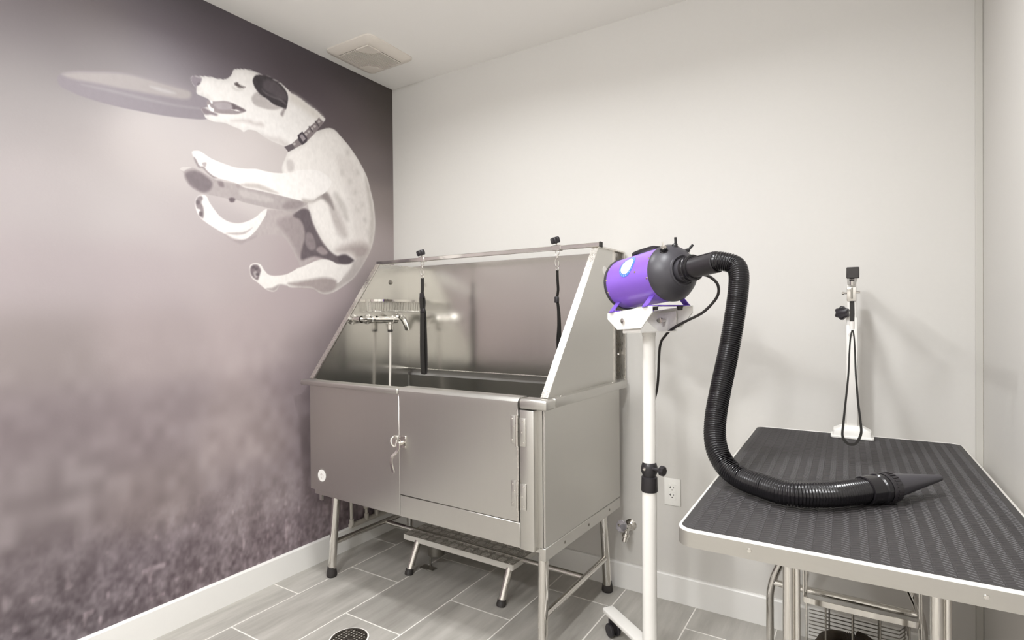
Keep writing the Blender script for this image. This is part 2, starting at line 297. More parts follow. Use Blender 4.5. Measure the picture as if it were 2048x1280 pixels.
 ('ffk1',1,(135, 124, 126),0.0064,[(-1.0508,1.8158),(-1.0289,1.8175),(-1.0236,1.7971),(-1.0429,1.7961)]),
 ('ffk2',1,(185, 177, 175),0.0091,[(-0.9498,1.7975),(-0.8659,1.7963),(-0.7901,1.7869),(-0.8033,1.7672),(-0.8786,1.7658),(-0.9443,1.7710)]),
 ('nfleg',1,(237, 233, 230),0.0027,[(-1.1551,1.9165),(-1.1286,1.9251),(-1.1081,1.9188),(-1.0766,1.9053),(-1.0225,1.8966),(-0.9718,1.8918),(-0.9252,1.8966),(-0.8708,1.9074),(-0.8271,1.9067),(-0.7625,1.9119),(-0.7017,1.9266),(-0.6313,1.9551),(-0.5198,1.9731),(-0.4496,1.9366),(-0.4821,1.8790),(-0.5367,1.8374),(-0.5746,1.8070),(-0.6187,1.8033),(-0.7032,1.8068),(-0.7833,1.8102),(-0.8657,1.8122),(-0.9262,1.8120),(-0.9582,1.8223),(-0.9953,1.8269),(-1.0479,1.8291),(-1.0642,1.8279),(-1.0932,1.8428),(-1.1128,1.8636),(-1.1284,1.8560),(-1.1435,1.8732),(-1.1523,1.8968)]),
 ('nfpaw',1,(149, 139, 140),0.0042,[(-1.1513,1.8955),(-1.1418,1.8900),(-1.1268,1.8651),(-1.1087,1.8640),(-1.0932,1.8491),(-1.0668,1.8337),(-1.0506,1.8318),(-1.0669,1.8258),(-1.0933,1.8397),(-1.1150,1.8574),(-1.1305,1.8555),(-1.1445,1.8740)]),
 ('nfpaw2',1,(176, 166, 166),0.0042,[(-1.1163,1.8779),(-1.0980,1.8846),(-1.1008,1.8657),(-1.1087,1.8640)]),
 ('nfknee',1,(162, 152, 151),0.0044,[(-0.9699,1.8157),(-0.9554,1.8212),(-0.9497,1.8113),(-0.9614,1.8031)]),
 ('nflegsh',1,(194, 186, 182),0.0091,[(-0.9495,1.8240),(-0.8654,1.8417),(-0.7636,1.8208),(-0.7898,1.8131),(-0.8657,1.8179),(-0.9261,1.8142)]),
 ('chest',1,(200, 193, 190),0.0096,[(-0.7113,1.9823),(-0.6837,1.9918),(-0.6701,1.9648),(-0.6844,1.9375),(-0.7085,1.9353)]),
 ('elbow',1,(185, 177, 173),0.0125,[(-0.6257,1.8155),(-0.5670,1.8195),(-0.5135,1.8541),(-0.5291,1.8324),(-0.5747,1.8027),(-0.6187,1.7983)]),
 ('ribs',1,(200, 194, 190),0.0185,[(-0.4180,1.8844),(-0.3606,1.8287),(-0.3360,1.7526),(-0.3616,1.7490),(-0.4025,1.8086),(-0.4345,1.8619)]),
 ('backedge',1,(193, 186, 181),0.0195,[(-0.2180,2.0039),(-0.1820,1.9278),(-0.1535,1.8066),(-0.1568,1.6938),(-0.1859,1.6207),(-0.1943,1.6893),(-0.1836,1.8021),(-0.2053,1.9166)]),
 ('spot',1,(202, 196, 192),0.0214,[(-0.3485,2.1204),(-0.3332,2.1216),(-0.3317,2.1046),(-0.3471,2.0995)]),
 ('spot',1,(202, 196, 192),0.0218,[(-0.2805,2.0289),(-0.2645,2.0297),(-0.2629,2.0123),(-0.2790,2.0076)]),
 ('spot',1,(202, 196, 192),0.0217,[(-0.2994,1.9170),(-0.2836,1.9172),(-0.2821,1.8999),(-0.2979,1.8957)]),
 ('spot',1,(202, 196, 192),0.0220,[(-0.2470,1.8583),(-0.2307,1.8583),(-0.2291,1.8407),(-0.2454,1.8367)]),
 ('spot',1,(202, 196, 192),0.0221,[(-0.2299,1.7787),(-0.2135,1.7783),(-0.2118,1.7606),(-0.2283,1.7569)]),
 ('spot',1,(202, 196, 192),0.0218,[(-0.2830,1.8252),(-0.2671,1.8250),(-0.2655,1.8076),(-0.2815,1.8037)]),
 ('spot',1,(202, 196, 192),0.0223,[(-0.2032,1.7132),(-0.1866,1.7126),(-0.1849,1.6946),(-0.2017,1.6912)]),
 ('spot',1,(202, 196, 192),0.0212,[(-0.3835,2.0065),(-0.3685,2.0072),(-0.3670,1.9903),(-0.3821,1.9858)]),
 ('spot',1,(202, 196, 192),0.0215,[(-0.3333,1.9707),(-0.3178,1.9712),(-0.3163,1.9541),(-0.3319,1.9496)]),
 ('pad',1,(101, 91, 95),0.0045,[(-0.8967,1.4640),(-0.8833,1.4661),(-0.8822,1.4560),(-0.8956,1.4539)]),
 ('pad',1,(101, 91, 95),0.0045,[(-0.8776,1.4342),(-0.8640,1.4362),(-0.8629,1.4260),(-0.8764,1.4241)]),
 ('pad',1,(101, 91, 95),0.0045,[(-0.8834,1.4593),(-0.8699,1.4613),(-0.8687,1.4512),(-0.8823,1.4492)]),
 ('pad',1,(115, 104, 108),0.0041,[(-1.1412,1.7174),(-1.1290,1.7184),(-1.1291,1.7050),(-1.1404,1.7031)]),
 ('pad',1,(115, 104, 108),0.0042,[(-1.1300,1.6728),(-1.1176,1.6737),(-1.1178,1.6601),(-1.1291,1.6584)]),
 ('wrinkle',1,(185, 176, 174),0.0044,[(-1.0148,1.5995),(-0.9752,1.6071),(-0.9344,1.6149),(-0.8922,1.6398),(-0.9286,1.6073),(-0.9753,1.5961)]),
 ('head',1,(233, 229, 226),0.0022,[(-1.1588,2.2150),(-1.1499,2.2262),(-1.1148,2.2379),(-1.0886,2.2467),(-1.0485,2.2525),(-1.0176,2.2601),(-0.9965,2.2754),(-0.9821,2.2958),(-0.9784,2.3074),(-0.9712,2.3196),(-0.9421,2.3324),(-0.9051,2.3434),(-0.8710,2.3450),(-0.8361,2.3446),(-0.8084,2.3500),(-0.7721,2.3449),(-0.7391,2.3400),(-0.7055,2.3249),(-0.6799,2.3119),(-0.6360,2.3057),(-0.5818,2.2866),(-0.5399,2.2764),(-0.5067,2.2589),(-0.4844,2.2477),(-0.4974,2.2260),(-0.5507,2.1597),(-0.6024,2.0993),(-0.6566,2.0624),(-0.7048,2.0271),(-0.7258,2.0449),(-0.7509,2.0496),(-0.7918,2.0535),(-0.8316,2.0646),(-0.8703,2.0782),(-0.9082,2.0747),(-0.9299,2.0582),(-0.9452,2.0650),(-0.9812,2.0686),(-1.0163,2.0727),(-1.0641,2.0648),(-1.0972,2.0698),(-1.1068,2.0842),(-1.1170,2.1028),(-1.0901,2.1194),(-1.0766,2.1367),(-1.0864,2.1516),(-1.1092,2.1555),(-1.1342,2.1595),(-1.1362,2.1820),(-1.1456,2.1884),(-1.1534,2.1984)]),
 ('jaw',1,(203, 195, 192),0.0135,[(-0.9845,2.0948),(-0.9077,2.1208),(-0.8775,2.1157),(-0.8426,2.1258),(-0.8310,2.1113),(-0.8700,2.1037),(-0.9265,2.1014),(-0.9738,2.0911)]),
 ('neck',1,(204, 197, 194),0.0212,[(-0.8394,2.0696),(-0.7916,2.0717),(-0.7506,2.0790),(-0.7086,2.0679),(-0.7003,2.0439),(-0.7258,2.0486),(-0.7591,2.0548),(-0.8118,2.0591)]),
 ('necktop',1,(220, 214, 208),0.0222,[(-0.6799,2.3082),(-0.6181,2.2981),(-0.5494,2.2734),(-0.5019,2.2524),(-0.5357,2.2306),(-0.5915,2.2450),(-0.6454,2.2627),(-0.6890,2.2752)]),
 ('mouth',1,(152, 142, 144),0.0043,[(-1.0898,2.1456),(-1.0631,2.1509),(-1.0187,2.1669),(-0.9871,2.1703),(-0.9550,2.1652),(-0.9199,2.1589),(-0.9259,2.1484),(-0.9590,2.1290),(-1.0018,2.1160),(-1.0434,2.1068),(-1.0769,2.1103),(-1.0933,2.1216)]),
 ('mouthd',1,(108, 97, 101),0.0066,[(-0.9836,2.1663),(-0.9550,2.1635),(-0.9221,2.1565),(-0.9333,2.1496),(-0.9588,2.1503),(-0.9768,2.1413)]),
 ('tongue',1,(171, 162, 165),0.0065,[(-1.0632,2.1410),(-1.0187,2.1619),(-0.9908,2.1607),(-0.9839,2.1459),(-1.0156,2.1293),(-1.0499,2.1253)]),
 ('lip',1,(137, 126, 131),0.0063,[(-1.1179,2.1067),(-1.1032,2.1113),(-1.0836,2.1066),(-1.0502,2.1020),(-1.0537,2.0927),(-1.0772,2.0906),(-1.0970,2.0846),(-1.1100,2.0871)]),
 ('tooth',0,(239, 237, 235),0.0017,[(-1.0815,2.1499),(-1.0698,2.1521),(-1.0683,2.1410),(-1.0733,2.1361)]),
 ('tooth2',0,(239, 237, 235),0.0017,[(-1.0900,2.1276),(-1.0817,2.1312),(-1.0768,2.1219),(-1.0635,2.1194),(-1.0636,2.1062),(-1.0770,2.1054),(-1.0868,2.1155)]),
 ('tooth3',0,(231, 227, 225),0.0018,[(-0.9875,2.1397),(-0.9624,2.1475),(-0.9443,2.1445),(-0.9625,2.1406)]),
 ('nose',1,(144, 135, 142),0.0041,[(-1.1588,2.2150),(-1.1499,2.2259),(-1.1309,2.2308),(-1.1132,2.2294),(-1.1199,2.2086),(-1.1313,2.1949),(-1.1394,2.1783),(-1.1441,2.1873),(-1.1534,2.1984)]),
 ('nostril',1,(119, 108, 117),0.0041,[(-1.1328,2.2024),(-1.1199,2.2118),(-1.1216,2.2031),(-1.1313,2.1949)]),
 ('eye',1,(94, 85, 85),0.0033,[(-0.9726,2.2577),(-0.9581,2.2683),(-0.9448,2.2606),(-0.9191,2.2598),(-0.9358,2.2506),(-0.9504,2.2473),(-0.9630,2.2508)]),
 ('eyering',1,(200, 195, 191),0.0110,[(-0.9792,2.2425),(-0.9613,2.2384),(-0.9321,2.2467),(-0.9432,2.2377),(-0.9650,2.2321),(-0.9793,2.2357)]),
 ('earshade',1,(185, 178, 176),0.0069,[(-0.8915,2.2202),(-0.8798,2.2416),(-0.8644,2.2556),(-0.8412,2.2509),(-0.7898,2.2281),(-0.7405,2.2254),(-0.7779,2.2028),(-0.8301,2.1938),(-0.8766,2.1962)]),
 ('ear',1,(63, 57, 61),0.0035,[(-0.8845,2.3015),(-0.8770,2.3217),(-0.8634,2.3344),(-0.8361,2.3446),(-0.8084,2.3500),(-0.7742,2.3431),(-0.7413,2.3348),(-0.7142,2.3153),(-0.7025,2.2895),(-0.7064,2.2528),(-0.7152,2.2251),(-0.7363,2.2260),(-0.7776,2.2276),(-0.8137,2.2414),(-0.8489,2.2519),(-0.8700,2.2696),(-0.8801,2.2855)]),
 ('earhi',1,(88, 81, 85),0.0094,[(-0.8246,2.3245),(-0.7763,2.3379),(-0.7393,2.3215),(-0.7143,2.3004),(-0.7105,2.2683),(-0.7483,2.2670),(-0.7933,2.2741),(-0.8329,2.2858)]),
 ('earline',1,(108, 101, 104),0.0047,[(-0.8408,2.2795),(-0.8134,2.2673),(-0.7771,2.2649),(-0.7400,2.2661),(-0.7149,2.2520),(-0.7192,2.2469),(-0.7484,2.2578),(-0.7894,2.2590),(-0.8214,2.2629)]),
 ('eartip',1,(162, 153, 153),0.0071,[(-0.7450,2.1946),(-0.7322,2.2169),(-0.7194,2.2283),(-0.7217,2.2127),(-0.7326,2.1873)]),
 ('collar',0,(132, 122, 123),0.0022,[(-0.5236,2.2440),(-0.4949,2.2287),(-0.5508,2.1557),(-0.6024,2.0974),(-0.6567,2.0586),(-0.7040,2.0258),(-0.7250,2.0444),(-0.6828,2.0708),(-0.6473,2.1066),(-0.5924,2.1675),(-0.5501,2.2107)]),
 ('collarl',0,(94, 85, 89),0.0029,[(-0.7250,2.0444),(-0.7040,2.0258),(-0.6655,2.0526),(-0.6828,2.0689)]),
 ('dot',1,(185, 177, 175),0.0030,[(-0.5325,2.2197),(-0.5238,2.2293),(-0.5153,2.2247),(-0.5240,2.2151)]),
 ('dot',1,(185, 177, 175),0.0030,[(-0.5588,2.1886),(-0.5503,2.1981),(-0.5418,2.1935),(-0.5504,2.1840)]),
 ('dot',1,(185, 177, 175),0.0030,[(-0.5940,2.1516),(-0.5856,2.1609),(-0.5774,2.1562),(-0.5858,2.1469)]),
 ('dot',1,(185, 177, 175),0.0030,[(-0.6101,2.1357),(-0.6019,2.1449),(-0.5937,2.1402),(-0.6020,2.1310)]),
 ('dot',1,(185, 177, 175),0.0029,[(-0.6776,2.0703),(-0.6696,2.0791),(-0.6618,2.0744),(-0.6698,2.0655)]),
 ('dot',1,(185, 177, 175),0.0030,[(-0.5753,2.1723),(-0.5669,2.1817),(-0.5585,2.1770),(-0.5670,2.1676)]),
 ('band',0,(83, 75, 79),0.0025,[(-0.5501,2.2166),(-0.5453,2.2219),(-0.5218,2.2012),(-0.5266,2.1947)]),
 ('band',0,(83, 75, 79),0.0025,[(-0.5877,2.1785),(-0.5830,2.1837),(-0.5601,2.1630),(-0.5648,2.1566)]),
 ('buckle',0,(70, 63, 69),0.0025,[(-0.6515,2.1187),(-0.6236,2.1454),(-0.5939,2.1208),(-0.6001,2.0999),(-0.6244,2.0790),(-0.6452,2.0938)]),
 ('bucklein',0,(153, 144, 147),0.0020,[(-0.6405,2.1179),(-0.6255,2.1334),(-0.6045,2.1141),(-0.6206,2.0965)]),
]
MURAL_BG=[(-1.663,2.277,102,95,97),(-1.664,2.194,125,118,121),(-1.665,2.077,143,137,137),(-1.476,2.364,97,90,92),(-1.477,2.274,130,122,123),(-1.478,2.166,143,136,137),(-1.254,2.468,77,71,74),(-1.255,2.370,124,117,125),(-1.128,2.393,99,91,97),(-1.257,2.251,144,137,142),(-1.100,2.540,64,58,61),(-1.010,2.475,77,69,75),(-1.077,2.341,115,107,112),(-0.769,2.486,79,70,75),(-0.632,2.516,69,63,67),(-0.318,2.532,74,67,69),(-0.059,2.511,71,64,61),(-0.575,2.365,92,82,87),(-0.321,2.317,99,89,91),(-0.062,2.309,94,86,83),(-0.943,2.372,101,93,99),(-1.315,1.883,190,182,180),(-1.557,1.858,167,159,158),(-1.653,1.932,151,145,145),(-0.901,1.941,196,188,186),(-1.241,2.000,191,184,183),(-1.630,1.636,168,160,160),(-1.403,1.675,178,171,170),(-1.226,1.606,181,172,172),(-0.103,2.127,116,107,106),(-0.068,1.848,138,128,125),(-0.070,1.675,163,152,151),(-1.632,1.383,164,154,155),(-1.321,1.401,171,160,161),(-1.022,1.418,176,165,165),(-0.646,1.318,172,159,160),(-0.110,1.614,166,155,154),(-1.635,1.129,143,133,132),(-1.323,1.151,163,151,151),(-0.909,1.201,173,160,160),(-0.531,1.068,151,139,140),(-1.638,0.876,132,121,123),(-1.327,0.823,142,130,132),(-0.915,0.753,156,143,143),(-0.652,0.831,143,130,133),(-1.641,0.623,131,121,122),(-1.330,0.535,139,127,127),(-0.919,0.417,147,135,137),(-1.643,0.370,111,101,104),(-1.419,0.281,116,105,110),(-1.143,0.232,124,112,116),(-0.796,0.195,131,118,122),(-1.646,0.168,102,93,97),(-0.475,0.549,140,127,130),(-0.413,0.273,131,118,122),(-0.117,1.045,148,136,137),(-0.124,0.476,136,123,126),(-0.089,0.181,125,113,117),]  # print colours, dimmed towards the left to cancel light falloff along the wall
# ================================================================ the room
fl = struct(box('floor', -.1, XR + .1, YB - .1, .1, -.05, -.0012, M_GROUT))
TW, TL, TX, G = .3081, .6195, .1871, .0050
tile_cache = {}
def tile(x0, x1, y0, y1):
    sx, sy = x1 - x0, y1 - y0; k = (round(sx, 3), round(sy, 3))
    if k not in tile_cache:
        bm = bmesh.new(); add_box(bm, -sx / 2, sx / 2, -sy / 2, sy / 2, -.006, 0, .0012, 1)
        o = fin('tile', bm, M_TILE, fl); tile_cache[k] = o.data
    else:
        o = bpy.data.objects.new('tile', tile_cache[k]); COL.objects.link(o); o.parent = fl
    o.location = ((x0 + x1) / 2, (y0 + y1) / 2, 0)
for k in range(-1, 9):
    xa, xb = max(0, TX + k * TW + G / 2), min(XR, TX + (k + 1) * TW - G / 2)
    if xb - xa < .01: continue
    off = -.1925 if k % 2 else -.503
    ys = [0.] + [y for y in (off - TL * j for j in range(-1, 9)) if YB < y < 0] + [YB]
    for a, b in zip(ys, ys[1:]):
        tile(xa, xb, b + G / 2, a - G / 2)
struct(box('wall_left', -.1, 0, YB - .1, .1, 0, H, M_WALL))
struct(box('wall_back', -.1, XR + .1, 0, .1, 0, H, M_WALL))
struct(box('wall_right', XR, XR + .1, YB - .1, 0, 0, H, M_WALL))
struct(box('wall_front', -.1, XR + .1, YB - .1, YB, 0, H, M_WALL))
struct(box('ceiling', -.1, XR + .1, YB - .1, .1, H, H + .1, M_CEIL))
HB = .1145
bl_prof = [(0, .0), (.015, .0), (.015, HB - .006), (.012, HB - .0015), (.008, HB), (0, HB)]
bm = bmesh.new(); prism(bm, bl_prof, 'Y', YB, 0); struct(fin('baseboard_left', bm, M_TRIM))
bm = bmesh.new(); prism(bm, [(-u, v) for u, v in bl_prof], 'X', .015, XR); struct(fin('baseboard_back', bm, M_TRIM))
bm = bmesh.new(); prism(bm, [(XR - u, v) for u, v in bl_prof], 'Y', YB, -.015); struct(fin('baseboard_right', bm, M_TRIM))
struct(box('trim_1', 2.641, XR, -.007, 0, HB, H, M_TRIMG, None, .002, 1))

# ---------------------------------------------------------------- mural on the left wall
def vnoise(y, z, sy, sz, seed):
    r = np.random.RandomState(seed); g = r.rand(128, 128)
    a = y * sy + 1000; b = z * sz + 1000
    i = np.floor(a).astype(int); j = np.floor(b).astype(int); u = a - i; v = b - j
    u = u * u * (3 - 2 * u); v = v * v * (3 - 2 * v)
    g0 = g[i % 128, j % 128]; g1 = g[(i + 1) % 128, j % 128]; g2 = g[i % 128, (j + 1) % 128]; g3 = g[(i + 1) % 128, (j + 1) % 128]
    return (g0 * (1 - u) + g1 * u) * (1 - v) + (g2 * (1 - u) + g3 * u) * v
def make_mural():
    def axis(segs):
        out = []
        for a, b, s in segs: out += list(np.arange(a, b - 1e-6, s))
        return np.array(out + [segs[-1][1]])
    ya = axis([(-3.4, -2.1, .02), (-2.1, -1.68, .006), (-1.68, -1.15, .004), (-1.15, -.03, .0026), (-.03, -.001, .0058)])
    za = axis([(HB - .002, .75, .006), (.75, 1.28, .007), (1.28, 2.20, .0026), (2.20, H - .001, .006)])
    Y, Z = np.meshgrid(ya, za, indexing='ij'); ny, nz = Y.shape
    # backdrop: smooth field through print colours with light-falloff compensation mixed in
    num = np.zeros((ny, nz, 3)); den = np.zeros((ny, nz))
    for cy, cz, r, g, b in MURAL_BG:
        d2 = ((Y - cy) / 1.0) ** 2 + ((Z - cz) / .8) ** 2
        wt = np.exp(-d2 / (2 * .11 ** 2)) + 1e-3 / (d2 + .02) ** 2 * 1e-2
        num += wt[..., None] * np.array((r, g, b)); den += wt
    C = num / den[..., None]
    low = np.clip((1.25 - Z) / .9, 0, 1)             # meadow at the foot of the print
    n1 = vnoise(Y, Z, 9, 8, 1) - .5; n2 = vnoise(Y, Z, 24, 19, 2) - .5; n3 = vnoise(Y, Z, 60, 48, 3) - .5
    n4 = vnoise(Y, Z, 110, 80, 4) - .5
    foc = np.clip((.55 - Z) / .45, 0, 1)
    C += ((n1 * 16 * np.clip(low * 1.6, .12, 1) + n2 * 30 * low) * (1 - .3 * foc) + (n3 * 46 + n4 * 26) * foc)[..., None]
    fle = np.clip(vnoise(Y, Z, 42, 26, 5) - .80, 0, 1) / .2
    C += (fle * foc * 60)[..., None] * np.array((1., .93, .93))
    for nm, sm, col, soft, pts in MURAL:
        P = np.array([(v[0], v[1]) for v in cr([(a, b, 0) for a, b in pts], 5, True)]) if sm else np.array(pts)
        pad = soft * 2.5 + .004
        i0, i1 = np.searchsorted(ya, (P[:, 0].min() - pad, P[:, 0].max() + pad)); j0, j1 = np.searchsorted(za, (P[:, 1].min() - pad, P[:, 1].max() + pad))
        if i1 <= i0 or j1 <= j0: continue
        y = Y[i0:i1, j0:j1]; z = Z[i0:i1, j0:j1]; dm = np.full(y.shape, 9.); ins = np.zeros(y.shape, bool)
        n = len(P)
        for k in range(n):
            a, b = P[k], P[(k + 1) % n]; e = b - a; l2 = e @ e + 1e-12
            t = np.clip(((y - a[0]) * e[0] + (z - a[1]) * e[1]) / l2, 0, 1)
            dm = np.minimum(dm, (y - a[0] - t * e[0]) ** 2 + (z - a[1] - t * e[1]) ** 2)
            cr_ = ((a[1] > z) != (b[1] > z)); 
            with np.errstate(divide='ignore', invalid='ignore'):
                xi = (b[0] - a[0]) * (z - a[1]) / (b[1] - a[1]) + a[0]
            ins ^= cr_ & (y < xi)
        sd = np.sqrt(dm) * np.where(ins, 1, -1)
        al = np.clip(sd / (2 * soft) + .5, 0, 1); al = al * al * (3 - 2 * al)
        fur = (vnoise(y, z, 90, 60, 9) - .5) * 7 + (vnoise(y, z, 200, 90, 11) - .5) * 4
        if nm in ('body', 'flank', 'head'): fur = fur - 34 * np.clip(vnoise(y, z, 55, 45, 12) - .82, 0, 1) * (1 if nm == 'flank' else .4)
        if nm.startswith('disc'): fur = fur * .3
        if nm in ('body', 'head'): fur = fur - 16 * np.clip(1 - sd / .035, 0, 1) ** 2 * (.5 + vnoise(y, z, 7, 7, 21))
        C[i0:i1, j0:j1] = C[i0:i1, j0:j1] * (1 - al[..., None]) + (np.array(col, float) + fur[..., None]) * al[..., None]
    C = np.clip(C / 255, 0, 1) 
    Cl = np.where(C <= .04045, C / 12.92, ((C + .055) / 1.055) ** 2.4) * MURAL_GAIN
    V = np.stack([np.full(Y.shape, .0012), Y, Z], -1).reshape(-1, 3)
    idx = np.arange(ny * nz).reshape(ny, nz)
    F = np.stack([idx[:-1, :-1], idx[1:, :-1], idx[1:, 1:], idx[:-1, 1:]], -1).reshape(-1, 4)
    me = bpy.data.meshes.new('dog_mural')
    me.vertices.add(len(V)); me.vertices.foreach_set('co', V.ravel().astype(np.float32))
    me.loops.add(F.size); me.loops.foreach_set('vertex_index', F.ravel().astype(np.int32))
    me.polygons.add(len(F)); me.polygons.foreach_set('loop_start', np.arange(0, F.size, 4, dtype=np.int32))
    me.update(calc_edges=True)
    ca = me.color_attributes.new('print', 'FLOAT_COLOR', 'POINT')
    ca.data.foreach_set('color', np.concatenate([Cl.reshape(-1, 3), np.ones((ny * nz, 1))], 1).ravel().astype(np.float32))
    m = bpy.data.materials.new('vinyl_mural_print'); m.use_nodes = True; nt = m.node_tree; b = nt.nodes['Principled BSDF']
    at = nt.nodes.new('ShaderNodeAttribute'); at.attribute_name = 'print'; nt.links.new(at.outputs['Color'], b.inputs['Base Color'])
    b.inputs['Roughness'].default_value = .45; b.inputs['Specular IOR Level'].default_value = .35
    tc = nt.nodes.new('ShaderNodeTexCoord'); nz_ = nt.nodes.new('ShaderNodeTexNoise'); nz_.inputs['Scale'].default_value = 90
    bu = nt.nodes.new('ShaderNodeBump'); bu.inputs['Strength'].default_value = .08; bu.inputs['Distance'].default_value = .003
    nt.links.new(tc.outputs['Object'], nz_.inputs['Vector']); nt.links.new(nz_.outputs[0], bu.inputs['Height']); nt.links.new(bu.outputs[0], b.inputs['Normal'])
    o = link('dog_mural', me, m)
    tag(o, 'wall-high mauve photo mural of a white dog leaping after a flying disc', 'mural')
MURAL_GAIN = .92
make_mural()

# ---------------------------------------------------------------- ceiling exhaust vent
def make_vent():
    cx, cy = .222, -.385
    t = thing('ceiling_vent', 'square off-white exhaust vent with a slatted grille on the ceiling', 'vent', (cx, cy, H))
    def rr(h, r, n=6):
        out = []
        for qx, qy, a0 in ((1, 1, 0), (-1, 1, 90), (-1, -1, 180), (1, -1, 270)):
            for i in range(n + 1):
                a = math.radians(a0 + 90 * i / n); out.append((qx * (h - r) + r * math.cos(a), qy * (h - r) + r * math.sin(a)))
        return out
    bm = bmesh.new(); rings = []
    for h, r, z in ((.158, .035, 0), (.158, .035, -.006), (.150, .033, -.013), (.128, .03, -.022), (.118, .02, -.0245)):
        rings.append([bm.verts.new((x, y, z)) for x, y in rr(h, r)])
    n = len(rings[0])
    for A, B in zip(rings, rings[1:]):
        for i in range(n): bm.faces.new((A[i], A[(i + 1) % n], B[(i + 1) % n], B[i]))
    bm.faces.new(rings[-1])
    fin('cover', bm, M_VENT, t, 30)
    box('grille_recess', -.104, .104, -.112, .112, -.0262, -.0242, M_VENTD, t)
    for i in range(21):
        x = -.1 + i * .01
        a0, a1 = -.112, .112
        box('slat', x - .0029, x + .0029, a0, a1, -.0295, -.0258, M_VENT, t)
    for s in (1, -1):                  # two corners of the grille are closed by quarter-round plates
        q = [(s * .106, -s * .114)] + [(s * (.106 - .082 * math.cos(k * PI / 16)), -s * (.114 - .082 * math.sin(k * PI / 16))) for k in range(9)]
        prismo('corner_plate', q, 'Z', -.031, -.0255, M_VENT, t)
make_vent()

# ---------------------------------------------------------------- floor drain
def make_drain():
    t = thing('floor_drain', 'round metal floor drain with a square-hole grate in the tiles', 'drain', (.655, -.935, 0))
    lathe('collar', [(.075, 0), (.075, .0022), (.069, .003), (.069, 0)], (0, 0, 0), (0, 0, 1), M_GROUT, t, 40)
    lathe('rim', [(.0688, 0), (.0688, .0036), (.060, .004), (.060, -.001)], (0, 0, 0), (0, 0, 1), M_DRAIN, t, 40)
    lathe('basin', [(0, .0006), (.0605, .0006)], (0, 0, 0), (0, 0, 1), M_DRAINB, t, 32)
    for i in range(-4, 5):
        p = i * .0132; hl = math.sqrt(max(0, .061 ** 2 - p * p))
        box('grate_bar', p - .0026, p + .0026, -hl, hl, .0012, .0038, M_DRAIN, t)
        box('grate_bar', -hl, hl, p - .0026, p + .0026, .0012, .0038, M_DRAIN, t)
    box('centre_plate', -.016, .016, -.010, .010, .0012, .0042, M_DRAIN, t, .0006, 1)
    t.rotation_euler = (0, 0, math.radians(4))
make_drain()

